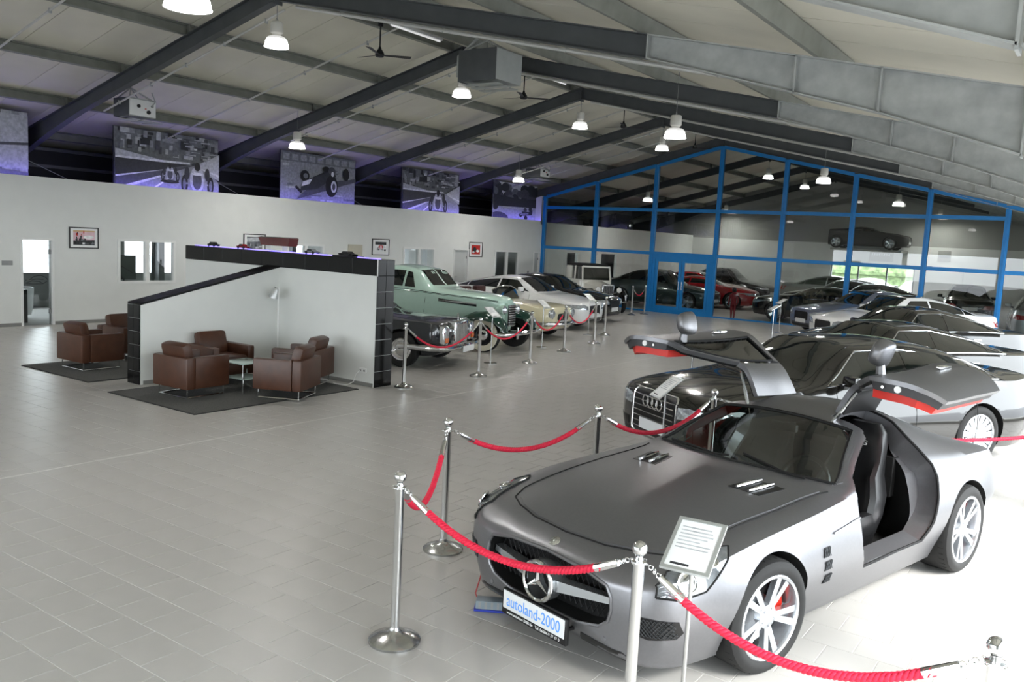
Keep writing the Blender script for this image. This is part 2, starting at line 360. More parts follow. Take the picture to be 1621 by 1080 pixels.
for a, b in ((-14.12, -13.05), (-13.05, -11.98)):
    lf = MB().box(a+.01, a+.11, GY-.035, GY+.035, .16, T1-.2).box(b-.11, b-.01, GY-.035, GY+.035, .16, T1-.2).box(a+.11, b-.11, GY-.035, GY+.035, .16, .26).box(a+.11, b-.11, GY-.035, GY+.035, T1-.3, T1-.2).build('door_leaf', BLUE, d1, None)
    MB().add([(a+.11, GY, .26), (b-.11, GY, .26), (b-.11, GY, T1-.3), (a+.11, GY, T1-.3)], [(0, 1, 2, 3)]).build('pane', PANE, lf, None)
    MB().tube([(-13.05+(.06 if a > -13.5 else -.06), GY-.07, .9), (-13.05+(.06 if a > -13.5 else -.06), GY-.07, 1.2)], .012).build('handle', CHROME_B, lf)

# ================================================================ OFFICE WALL: windows and doors
FRW = M('white_frame', 'dfe0de', .45, noise=.02, scale=7)
for k, (y0, y1, z0, z1) in enumerate(wins):
    w = tag(MB().box(XL-.1, XL+.02, y0, y0+.06, z0, z1).box(XL-.1, XL+.02, y1-.06, y1, z0, z1).box(XL-.1, XL+.02, y0+.06, y1-.06, z0, z0+.06).box(XL-.1, XL+.02, y0+.06, y1-.06, z1-.06, z1)
            .box(XL-.1, XL+.02, (y0+y1)/2-.05, (y0+y1)/2+.05, z0+.06, z1-.06).build('window_%d' % (k+1), FRW, None, None), label='white two-light office window', kind='structure')
    for a, b in ((y0+.06, (y0+y1)/2-.05), ((y0+y1)/2+.05, y1-.06)):
        MB().add([(XL-.04, a, z0+.06), (XL-.04, b, z0+.06), (XL-.04, b, z1-.06), (XL-.04, a, z1-.06)], [(0, 1, 2, 3)]).build('pane', PANE_W if k < 3 else glass('dark_blind_pane', (.35, .36, .36), .2), w, None)
INK = M('black_ink', '16161a', .6, noise=.1)
for k, (y0, y1, z0, z1) in enumerate(doors):
    d = tag(MB().box(XL-.14, XL+.015, y0, y0+.05, 0, z1).box(XL-.14, XL+.015, y1-.05, y1, 0, z1).box(XL-.14, XL+.015, y0+.05, y1-.05, z1-.05, z1).build('door_%d' % (k+1), FRW, None, None), label='office glass door in a white frame', kind='structure')
    lf = MB().box(XL-.06, XL-.05, y0+.055, y1-.055, .01, z1-.055).build('door_leaf', PANE_W if k == 0 else M('frosted_door', 'b9bcbb', .4, noise=.04, scale=3), d, None)
    MB().tube([(XL-.03, y0+.12, 1.0), (XL-.0, y0+.12, 1.0), (XL-.0, y0+.22, 1.0)], .01).build('handle', CHROME_B, lf)
    for z in (.25, z1-.35): MB().box(XL-.07, XL-.03, y1-.1, y1-.05, z, z+.1).build('hinge', GREY, lf, None)
    if k == 0:   # the car outline printed on the glass
        for pts in ([(9.2, 1.0), (9.3, 1.08), (9.45, 1.1), (9.55, 1.06), (9.6, 1.0)], [(9.12, .93), (9.25, .98), (9.4, .97), (9.5, .92), (9.58, .97)], [(9.14, .92), (9.3, .91), (9.5, .92)], [(9.2, 1.0), (9.35, 1.02), (9.5, 1.01)]):
            MB().tube([(XL-.045, a, b) for a, b in pts], .006, 5).build('door_print', INK, lf)
# things in the first office, seen through its door and window
def office():
    t = thing('tub_chair', 'white tub chair behind the left glass office door', 'chair', (-20.75, 9.6, 0))
    MB().lathe([(.30, .1), (.34, .3), (.36, .72), (.33, .74), (.30, .42)], 20, a0=-.6, a1=PI+.6).build('shell', WHITEP, t)
    MB().lathe([(.001, .42), (.3, .42), (.31, .34), (.28, .3), (.001, .3)], 20).build('seat', WHITEP, t)
    MB().cyl((0, 0, 0), .2, .03, 20).cyl((0, 0, .03), .03, .3, 10).build('pedestal', CHROME, t)
    t = thing('waste_cabinet', 'black cabinet behind the left glass office door', 'cabinet', (-20.05, 9.2, 0))
    MB().bbox(-.25, .25, -.25, .2, 0, .75, .01).build('body', BLACK, t, None); MB().box(.25, .262, -.23, .18, .03, .72).build('cabinet_door', BLACK, t, None)
    MB().tube([(.275, .1, .4), (.275, .1, .5)], .006).build('handle', CHROME_B, t)
    for x, y, n, lab in ((-20.9, 11.6, 1, 'dark office screen behind the first window'), (-21.2, 12.5, 1, 'dark office screen at the right of the first window')):
        t = thing('desk', 'grey desk under the %s' % ('first office screen' if y < 12 else 'second office screen'), 'desk', (x, y, 0))
        MB().box(-.4, .4, -.42, .42, .70, .74).build('desk_top', GREY, t, None)
        for sy in (-.38, .36): MB().box(-.36, .36, sy, sy+.03, 0, .70).build('leg', GREY, t, None)
        t = thing('monitor', lab, 'monitor', (x, y, .74)); 
        MB().bbox(-.02, .02, -.33, .33, .12, .75, .008).build('screen', BLACK, t, None); MB().cyl((0, 0, 0), .12, .015).cyl((0, 0, .015), .02, .15).build('stand', BLACK, t)
office()
tag(MB().box(XL, XL+.012, 8.62, 8.84, 1.32, 1.42).build('wall_switch', GREY, None, None), 'small grey switch plate left of the glass office door', 'switch')
for i, (y, lab) in enumerate(((23.3, 'switch plate by the frosted office door'), (28.5, 'switch plate left of the farthest office door'), (29.75 if GY > 29.9 else 29.36, 'switch plate right of the farthest office door'))):
    tag(MB().box(XL, XL+.012, y-.05, y+.05, 1.1, 1.22).build('wall_switch', GREY, None, None), lab, 'switch')
tag(MB().box(XL, XL+.03, 18.6, 19.2, 1.5, 2.02).box(XL+.03, XL+.04, 18.95, 19.05, 1.6, 1.7).build('wall_cabinet', M('beige_metal', 'b9b5a4', .5, noise=.03), None, None), 'beige fuse cabinet on the office wall', 'cabinet')

# ---- flat prints
GR = [M('print_grey_%d' % i, ['101113', '2b2d30', '4a4c50', '6c6f73', '8e9195', 'b2b5b8', 'd4d6d8', 'f0f1f2'][i], .55, noise=.25, scale=14) for i in range(8)]
def ell(u, v, a, b, n=14, rot=0): 
    c, s = math.cos(rot), math.sin(rot)
    return [(u+a*math.cos(2*PI*k/n)*c-b*math.sin(2*PI*k/n)*s, v+a*math.cos(2*PI*k/n)*s+b*math.sin(2*PI*k/n)*c) for k in range(n)]
def print_mesh(shapes, w, h, mats=None):
    """shapes: (polygon in 0..1, tone), stacked like ink layers; plane x right, y up"""
    mb = MB()
    for i, (p, t) in enumerate(shapes):
        mb.cur = t; q = [(min(1, max(0, a))*w, min(1, max(0, b))*h, .0006*(i+1)) for a, b in p]; mb.add(q, [tuple(range(len(q)))])
    me = bpy.data.meshes.new('print'); me.from_pydata(mb.v, [], mb.f)
    for m in (mats or GR): me.materials.append(m)
    me.polygons.foreach_set('material_index', mb.mi); me.update(); return me
R = random.Random(3)
def speck(u0, u1, v0, v1, n, tones, s=.03, asp=1.): return [([(a, b), (a+s*c, b), (a+s*c, b+s*asp*d), (a, b+s*asp*d)], R.choice(tones)) for a, b, c, d in [(R.uniform(u0, u1), R.uniform(v0, v1), R.uniform(.4, 1.6), R.uniform(.4, 1.6)) for _ in range(n)]]
def racer(u, v, s):                          # an open-wheel racer seen from the front
    h = s*1.6
    return [(ell(u, v-.085*h, .15*s, .03*h), 0), (ell(u-.11*s, v, .03*s, .085*h), 0), (ell(u+.12*s, v, .03*s, .085*h), 0), (ell(u-.112*s, v, .014*s, .05*h), 3), (ell(u+.122*s, v, .014*s, .05*h), 3), (ell(u-.09*s, v+.1*h, .022*s, .06*h), 1), (ell(u+.09*s, v+.1*h, .022*s, .06*h), 1),
            ([(u-.1*s, v), (u+.1*s, v), (u+.1*s, v+.015*h), (u-.1*s, v+.015*h)], 4), (ell(u, v+.05*h, .066*s, .12*h), 5), (ell(u, v+.04*h, .042*s, .085*h), 2), (ell(u, v+.165*h, .026*s, .04*h), 0), (ell(u, v+.10*h, .05*s, .015*h), 6), (ell(u, v-.07*h, .06*s, .02*h), 1)]
def street(cars):
    s = [([(0, 0), (1, 0), (1, 1), (0, 1)], 3)]
    s += speck(0, .95, .6, .95, 70, [1, 2, 3, 4, 5], .06, 1.6)+speck(.6, .95, .62, .95, 26, [4, 5, 6, 2], .07, .3)
    s += [([(0, .55), (.35, .53), (.4, .56), (0, .66)], 5), ([(0, .5), (.7, .53), (.7, .56), (0, .55)], 6), ([(0, .22), (.7, .52), (0, .52)], 1), ([(0, .02), (0, .22), (.72, .52), (.78, .52), (.3, .2)], 2), ([(0, .22), (.5, .42), (0, .25)], 6),
          ([(0, 0), (.02, .04), (.75, .52), (.85, .52), (1, .25), (1, 0)], 4), ([(0, 0), (.45, .3), (.4, .3), (0, .05)], 6), ([(.27, 0), (.47, .26), (.49, .26), (.3, 0)], 7), ([(.75, .52), (1, .75), (1, .3)], 5), ([(.76, .5), (1, .36), (1, .4)], 6)]
    for c in cars: s += racer(*c)
    return s
def single_seater():
    s = [([(0, 0), (1, 0), (1, 1), (0, 1)], 4), ([(0, .82), (1, .82), (1, 1), (0, 1)], 3)]
    for k in range(9): s.append(([(.03+.11*k, .85), (.11+.11*k, .85), (.11+.11*k, .96), (.03+.11*k, .96)], 4))
    s += speck(0, .9, .02, .75, 40, [3, 4, 5], .12, .25)
    s += [([(.2, .1), (.55, .3), (1, .55), (1, .62), (.4, .42)], 2), (ell(.3, .57, .06, .11), 0), (ell(.31, .57, .03, .05), 3), ([(.24, .27), (.46, .33), (.72, .62), (.68, .74), (.55, .68), (.27, .45)], 1), ([(.27, .45), (.4, .53), (.36, .42), (.26, .36)], 6),
          (ell(.58, .74, .05, .06), 0), (ell(.66, .72, .05, .08), 2), (ell(.86, .68, .045, .13), 0), (ell(.66, .42, .085, .22), 0), (ell(.69, .41, .04, .12), 6), (ell(.69, .41, .022, .07), 2), (ell(.67, .66, .02, .05), 7), ([(.17, .33), (.25, .22), (.27, .26), (.19, .37)], 0)]
    return s
def hill():
    s = [([(0, 0), (1, 0), (1, 1), (0, 1)], 6)]+[(ell(R.uniform(0, .35), R.uniform(.62, .9), .09, .11), R.choice([1, 2, 3])) for _ in range(14)]+[(ell(R.uniform(.65, 1), R.uniform(.6, .9), .1, .12), R.choice([0, 1, 2])) for _ in range(14)]
    s += [(ell(R.uniform(.3, .7), R.uniform(.6, .78), .08, .09), R.choice([1, 2, 3])) for _ in range(8)]
    s += [([(0, .38), (1, .42), (1, .64), (.5, .62), (0, .68)], 1), ([(0, .1), (0, .4), (.55, .33), (1, .42), (1, 0), (.3, 0)], 5), (ell(.12, .1, .22, .14), 2), (ell(.05, .4, .06, .12), 1)]
    for a, b, r in ((.62, .2, .05), (.74, .14, .06), (.86, .27, .05)): s += [(ell(a, b, r*.7, r), 0)]
    s += [([(.6, .18), (.88, .22), (.9, .36), (.8, .3), (.66, .3)], 1), (ell(.72, .34, .04, .06), 2), (ell(.84, .38, .04, .07), 1), ([(.6, .2), (.8, .24), (.8, .27), (.62, .24)], 4)]
    return s
def facade():
    s = [([(0, 0), (1, 0), (1, 1), (0, 1)], 5)]
    for k in range(8): s += [([(.05+.12*k, .15), (.1+.12*k, .15), (.1+.12*k, 1), (.05+.12*k, 1)], R.choice([2, 3, 4]))]
    s += speck(0, .9, .5, .95, 30, [1, 2, 3, 6], .05, .8)+[([(.7, .15), (.8, .15), (.8, .8), (.7, .8)], 2), ([(.8, .2), (1, .2), (1, .95), (.8, .95)], 5), ([(.75, .5), (1, .54), (1, .58), (.75, .54)], 2), ([(0, 0), (1, 0), (1, .15), (0, .3)], 3)]
    return s
POST = M('poster_edge', '23242a', .6, noise=.1)
PST = [(6.25, 9.24, 3.08, 4.6, facade(), 'grey poster of a street facade at the left edge'), (11.1, 13.97, 3.08, 4.6, street([(.50, .30, .62), (.77, .20, 1.15)]), 'black and white racing poster with two cars on a street'),
       (15.95, 18.86, 3.1, 4.6, single_seater(), 'black and white poster of one open-wheel racing car cornering'), (20.9, 23.9, 3.1, 4.62, street([(.60, .22, 1.15)]), 'black and white racing poster with a single car on a street'),
       (25.9, 28.92, 3.1, 4.62, hill(), 'black and white poster of a sidecar team on a hill road')]
for y0, y1, z0, z1, sh, lab in PST:
    t = thing('poster', lab, 'poster', (XL-.30, y0*1.0156, z0), group='racing posters above the office wall')
    MB().box(-.03, 0, 0, y1-y0, 0, z1-z0).build('panel', POST, t, None)
    me = print_mesh(sh, y1-y0-.02, z1-z0-.02); me.transform(frame_m((.002, .01, .01), (0, 1, 0), (0, 0, 1))); link('print', me, t)
LED = M('violet_light_strip', '5a4bd8', .4, emit=9, ecol=(.20, .14, 1.0))
tag(MB().box(XL-.10, XL-.07, -3.9, GY-.25, WT+.001, WT+.02).build('light_strip', LED, None, None), 'violet light strip along the top of the office wall', 'light strip')
# ---- framed pictures
FRB = M('black_picture_frame', '1c1b1b', .4, noise=.1)
PIC = [M('print_red', 'b3261f', .5, noise=.1), M('print_pink', 'd9b8c0', .5, noise=.1), M('print_tan', 'c9a77c', .5, noise=.1)]
for k, (y0, y1, z0, z1, lab) in enumerate(((10.05, 10.73, 1.71, 2.19, 'framed colour print right of the glass office door'), (14.75, 15.48, 1.68, 2.21, 'framed print above the lounge partition'), (19.63, 20.41, 1.71, 2.23, 'framed red and white print above the mint coupe'), (24.6, 25.4, 1.72, 2.26, 'framed red print nearest the glass wall'))):
    t = thing('framed_picture', lab, 'picture', (XL, y0, z0)); w, h = y1-y0, z1-z0
    MB().box(0, .025, 0, .025, 0, h).box(0, .025, w-.025, w, 0, h).box(0, .025, .025, w-.025, 0, .025).box(0, .025, .025, w-.025, h-.025, h).build('frame', FRB, t, None)
    MB().box(.002, .012, .025, w-.025, .025, h-.025).build('mount', WHITEP, t, None)
    if k == 0: sh = [([(.1, .12), (.9, .12), (.9, .9), (.1, .9)], 9), ([(.1, .12), (.9, .12), (.9, .4), (.1, .35)], 1), ([(.1, .82), (.9, .82), (.9, .9), (.1, .9)], 10)]+speck(.12, .82, .15, .45, 30, [0, 1, 6, 3], .07)+speck(.15, .5, .4, .8, 8, [1, 8, 2], .05, 2)+[(ell(.65, .55, .2, .1), 7)]
    elif k == 1: sh = [([(.12, .2), (.88, .2), (.88, .9), (.12, .9)], 3), ([(.12, .6), (.88, .65), (.88, .9), (.12, .8)], 5)]+speck(.15, .8, .2, .6, 12, [1, 2, 5], .1)
    elif k == 2: sh = [([(.15, .2), (.85, .2), (.85, .85), (.15, .85)], 7), ([(.15, .65), (.85, .65), (.85, .85), (.15, .85)], 1)]+speck(.2, .75, .2, .35, 14, [0, 1, 6], .08)+[(ell(.5, .5, .15, .15), 8), ([(.4, .35), (.6, .35), (.55, .6), (.45, .6)], 9)]
    else: sh = [([(.15, .15), (.85, .15), (.85, .85), (.15, .85)], 8), (ell(.4, .5, .15, .2), 1), (ell(.65, .4, .12, .1), 7), (ell(.3, .3, .1, .08), 6)]
    me = print_mesh(sh, w-.06, h-.06, GR+PIC); me.transform(frame_m((.0125, .03, .03), (0, 1, 0), (0, 0, 1))); link('print', me, t)
# ---- hall beyond the glass: sign band, small notices, window mullions
bw = thing('window_mullion', 'grey mullions of the shop window in the far wall', 'window frame', (0, BACK+.1, 0))
for x in (-11.75, -10.45, -9.12, -7.9): MB().box(x, x+.07, -.04, .04, .12, 2.12).build('mullion', GREY, bw, None)
t = thing('wall_sign', 'faded grey sign on the far wall above the shop window', 'sign', (-9.9, BACK-.02, 2.3)); MB().box(-.05, 1.05, 0, .02, 0, .5).build('board', M('sign_grey', '8f908e', .6), t, None)
for k in range(8): MB().box(.05+.11*k, .13+.11*k, -.004, 0, .28, .38).build('letter', GR[6], t, None)
ws = thing('wall_lettering', 'dark lettering band on the far white wall', 'sign', (-14.9, BACK-.015, 2.02))
for k in range(18): MB().box(.12*k, .12*k+.08, 0, .01, 0, R.choice([.12, .16, .16])).build('letter', GR[2], ws, None)
for i, (x, z, w, h, m, lab) in enumerate(((-6.9, 2.45, .55, .5, M('notice_grey', 'a5a6a2', .6), 'large grey notice on the far wall right of the shop window'), (-7.4, 2.0, .3, .22, GR[3], 'small dark notice on the far wall beside the window'), (-4.4, 1.95, .7, .3, GR[6], 'pale framed notice on the far wall near the right end'), (-2.9, 1.9, .6, .25, GR[6], 'pale framed notice at the right end of the far wall'))):
    t = thing('notice', lab, 'notice', (x, BACK-.02, z)); MB().box(0, w, 0, .018, 0, h).build('panel', m, t, None); MB().box(.05, w-.05, -.003, 0, h*.35, h*.6).build('print', GR[4], t, None)
tag(MB().box(-6.9, -5.75, BACK-.06, BACK, 0, 1.98).box(-6.82, -5.83, BACK-.08, BACK-.06, .02, 1.92).build('door_5', WHITE, None, None), label='white double door in the far wall', kind='structure')
struct('ground', MB().box(-60, 60, -60, 110, -.3, -.14), M('outside_paving', '84868a', .8, noise=.1), label='paved forecourt outside')
struct('hedge_bank', MB().box(-30, 5, 66, 68, -.14, 2.2).bbox(-30, 5, 65.6, 68.2, 1.2, 2.6, .3), M('hedge_green', '6f7f5a', .9, noise=.5, scale=4, bump=.6), label='clipped hedge beyond the forecourt')

# ================================================================ LOUNGE
BT = M('black_gloss_tile', '0b0b0c', .16, noise=.15, scale=3, spec=.3)
def partition():
    t = thing('lounge_partition', 'white T-shaped lounge partition trimmed with black gloss tiles', 'partition')
    zB, yB, xr, xl, th = 2.0, 9.60, -9.25, -14.2, .34
    MB().box(xl, xr-.012, yB, yB+th, 0, zB-.255).build('panel', WHITE, t, None)
    x0, x1, y0 = -11.86, -11.55, 7.06
    MB().prism([(y0+.012, 0), (yB, 0), (yB, 1.74), (y0+.012, 1.18)], 'x', x0, x1).build('panel', WHITE, t, None)
    core = M('tile_core', '1b1b1c', .7)
    MB().box(xl, xr-.012, yB+.01, yB+th-.01, zB-.255, zB-.012).build('panel_core', core, t, None)
    # band of tiles along the top of the long wall, both faces and the upper edge
    n = 9; w = (xr-.012-xl)/n
    f = MB().bbox(.003, w-.003, -.01, .01, .003, .25, .003).mesh('tile', BT); tp = MB().bbox(.003, w-.003, 0, th+.01, -.012, 0, .003).mesh('tile', BT)
    for k in range(n):
        for y in (yB, yB+th): link('tile', f, t).location = (xl+w*k, y, zB-.255)
        link('tile', tp, t).location = (xl+w*k, yB-.005, zB)
    # end face: two columns of square tiles
    e = MB().bbox(-.012, .003, .003, .187, .003, .247, .003).mesh('tile', BT)
    for r in range(8):
        for c in range(2): link('tile', e, t).location = (xr, yB-.02+.19*c, .25*r)
    # low wall: front face column and the sloping cap
    e2 = MB().bbox(.003, .152, -.012, .003, .003, .195, .003).mesh('tile', BT)
    for r in range(6):
        for c in range(2): link('tile', e2, t).location = (x0+.155*c, y0, .197*r)
    sl = math.atan2(1.74-1.18, yB-y0); L = math.hypot(yB-y0, .56)/5
    cp = MB().bbox(-.01, x1-x0+.01, .003, L-.003, 0, .03, .003).mesh('tile', BT)
    for k in range(5):
        o = link('tile', cp, t); o.location = (x0, y0+L*k*math.cos(sl), 1.182+L*k*math.sin(sl)); o.rotation_euler = (sl, 0, 0)
    MB().box(x1, x1+.01, y0+.05, yB, 0, .06).box(x1, xr-.05, yB-.01, yB, 0, .06).build('skirting', MATS['grey_skirting'], t, None)
    s = MB().box(xl+.1, xr-.1, yB+.12, yB+.15, zB+.001, zB+.014).build('light_strip', M('violet_strip_soft', '5a4bd8', .4, emit=1.3, ecol=(.3, .24, 1.0)), t, None); s['label'] = 'violet light strip'
    MB().box(xr-.004, xr+.006, yB-.03, yB-.018, zB-.26, zB).build('edge_strip', WHITEP, t, None)
partition()
LEA = M('brown_leather', '44281a', .38, noise=.18, scale=7, bump=.15)
def armchair(label, loc, rz, group):
    t = thing('armchair', label, 'armchair', loc, rz, group)
    # faces local +y
    MB().bbox(-.37, .37, -.36, -.22, .13, .57, .03).build('back_panel', LEA, t)
    for s in (-1, 1): MB().bbox(min(s*.37, s*.25), max(s*.37, s*.25), -.22, .36, .13, .57, .03).build('arm', LEA, t)
    MB().bbox(-.25, .25, -.22, .34, .13, .30, .02).build('seat_base', LEA, t)
    MB().bbox(-.248, .248, -.20, .36, .30, .43, .045).build('seat_cushion', LEA, t)
    m = MB(); m.bbox(-.25, .25, -.08, .08, 0, .36, .06); m.xf(Matrix.Translation((0, -.17, .40)) @ Matrix.Rotation(.28, 4, 'X')); m.build('back_cushion', LEA, t)
    for s in (-1, 1):
        x = s*.30; MB().tube([(x, -.3, .135), (x, -.3, .012), (x, .3, .012), (x, .3, .135)], .011, 8).build('sled_leg', CHROME, t)
    MB().tube([(-.30, -.3, .012), (.30, -.3, .012)], .009, 8).build('stretcher', CHROME, t)
    return t
armchair('brown leather armchair at the front left of the lounge rug, back to the camera', (-10.5, 7.2, .013), .06, 'brown leather armchairs')
armchair('brown leather armchair against the low sloping wall, facing the glass table', (-11.12, 8.12, .013), -PI/2, 'brown leather armchairs')
armchair('brown leather armchair at the front right of the lounge rug, turned to the table', (-9.55, 8.12, .013), PI/2+.45, 'brown leather armchairs')
armchair('brown leather armchair in the inner corner right of the floor lamp', (-10.2, 8.98, .013), PI/2+.4, 'brown leather armchairs')
armchair('brown leather armchair on the left rug, back to the camera', (-13.37, 7.32, .013), .03, 'brown leather armchairs')
armchair('brown leather armchair on the left rug, half hidden behind the other', (-14.0, 8.35, .013), -PI/2+.1, 'brown leather armchairs')
def rug(label, x0, x1, y0, y1):
    t = thing('rug', label, 'rug', (0, 0, 0)); m = M('charcoal_rug', '4b4b49', .95, noise=.35, scale=60, bump=.6)
    MB().bbox(x0+.02, x1-.02, y0+.02, y1-.02, .001, .013, .003).build('pile', m, t, None)
    MB().box(x0, x1, y0, y0+.02, .001, .012).box(x0, x1, y1-.02, y1, .001, .012).box(x0, x0+.02, y0+.02, y1-.02, .001, .012).box(x1-.02, x1, y0+.02, y1-.02, .001, .012).build('binding', M('rug_binding', '202020', .9, noise=.2, scale=40), t, None)
rug('charcoal rug under the four armchairs in front of the partition', -11.3, -9.3, 6.42, 9.3)
rug('charcoal rug under the two armchairs left of the low wall', -14.15, -12.15, 6.6, 9.4)
def table():
    t = thing('coffee_table', 'square glass and steel coffee table between the armchairs', 'table', (-10.33, 7.98, .013), .05)
    gl = M('pale_glass', 'b9cfcb', .08, noise=.02, spec=.8)
    MB().bbox(-.24, .24, -.24, .24, .405, .42, .004).build('table_top', gl, t); MB().bbox(-.22, .22, -.22, .22, .18, .19, .004).build('shelf', gl, t)
    for sx in (-1, 1):
        for sy in (-1, 1): MB().tube([(sx*.225, sy*.225, 0), (sx*.225, sy*.225, .405)], .013).build('leg', CHROME, t)
table()
def floor_lamp():
    t = thing('floor_lamp', 'slim white reading lamp in the corner of the partition', 'floor lamp', (-11.3, 9.38, 0))
    MB().cyl((0, 0, .0), .12, .02, 20).build('base', WHITEP, t); MB().tube([(0, 0, .02), (0, 0, 1.42)], .011).build('pole', WHITEP, t)
    MB().tube([(0, 0, 1.40), (-.05, -.02, 1.43)], .009).build('arm', WHITEP, t)
    m = MB().lathe([(.03, .17), (.045, .15), (.085, 0), (.08, 0), (.04, .14)], 16); m.xf(Matrix.Translation((-.08, -.03, 1.26)) @ Matrix.Rotation(.35, 4, 'Y')); m.build('shade', M('lamp_shade_grey', 'b6b8b8', .3, .5, noise=.03), t)
floor_lamp()
t = thing('wall_socket', 'white double socket with a cable on the partition', 'socket', (-9.52, 9.6, .2)); MB().bbox(-.08, .08, -.012, -.0005, 0, .085, .004).build('plate', WHITEP, t)
for s in (-.04, .04): MB().cyl((s, -.012, .042), .018, -.004, 14, 'y').build('outlet', GREY, t)
tag(MB().tube([(-9.56, 9.57, .24), (-9.6, 9.53, .18), (-9.62, 9.5, .06), (-9.68, 9.42, .008), (-9.85, 9.36, .008), (-9.9, 9.34, .018)], .006, 6).build('power_cable', WHITEP), 'white cable from the partition socket to the rug', 'cable')
# model cars and a model boat standing on the partition
def model_car(label, x, col, s):
    t = thing('model_car', label, 'model car', (x, 9.77, 2.0)); c = M('model_'+col, {'black': '111113', 'red': '8c1420', 'silver': '7f8388'}[col], .25, .2, noise=.05)
    MB().prism([(-.12*s, .02), (.12*s, .02), (.13*s, .045), (.06*s, .055), (.03*s, .085), (-.05*s, .085), (-.08*s, .055), (-.13*s, .05)], 'y', -.045*s, .045*s).build('body', c, t)
    MB().prism([(-.07*s, .056), (.05*s, .056), (.025*s, .082), (-.045*s, .082)], 'y', -.046*s, .046*s).build('windows', BLACK, t, None)
    for a in (-.075, .075):
        for b in (-.045, .045): MB().cyl((a*s, b*s-.008, .026), .026, .016, 12, 'y').build('wheel', RUBBER, t)
    return t
model_car('small black model car at the left end of the partition top', -13.6, 'black', 1.0); model_car('small red model car beside the model boat on the partition top', -12.75, 'red', 1.0)
model_car('small silver model car right of the model boat', -10.95, 'silver', 1.1)
t = model_car('black model racing car on a plinth near the right end of the partition', -10.1, 'black', 1.3); MB().box(-.26, .26, -.1, .1, -.0, .018).build('plinth', BLACK, t, None); t.location.z = 2.001
t = thing('model_boat', 'red and black model boat on a stand on the partition', 'model boat', (-11.85, 9.77, 2.0))
MB().add([(-.44, 0, .2), (-.3, -.09, .1), (.42, -.1, .1), (.45, -.1, .24), (-.36, -.1, .23), (-.3, .09, .1), (.42, .1, .1), (.45, .1, .24), (-.36, .1, .23)], [(0, 1, 4), (1, 2, 3, 4), (5, 8, 7, 6), (0, 8, 5), (0, 5, 1), (1, 5, 6, 2), (2, 6, 7, 3), (0, 4, 3, 7, 8)]).build('hull', M('boat_red', '5a0c14', .25, noise=.1, coat=.5), t)
MB().prism([(-.44, .225), (-.3, .245), (.44, .255), (.44, .243)], 'y', -.09, .09).build('deck', M('boat_deck', '2a1a18', .4, noise=.2), t)
MB().box(-.25, .25, -.05, .05, 0, .02).box(-.2, -.18, -.05, .05, .02, .11).box(.2, .22, -.05, .05, .02, .11).build('stand', WHITEP, t, None)
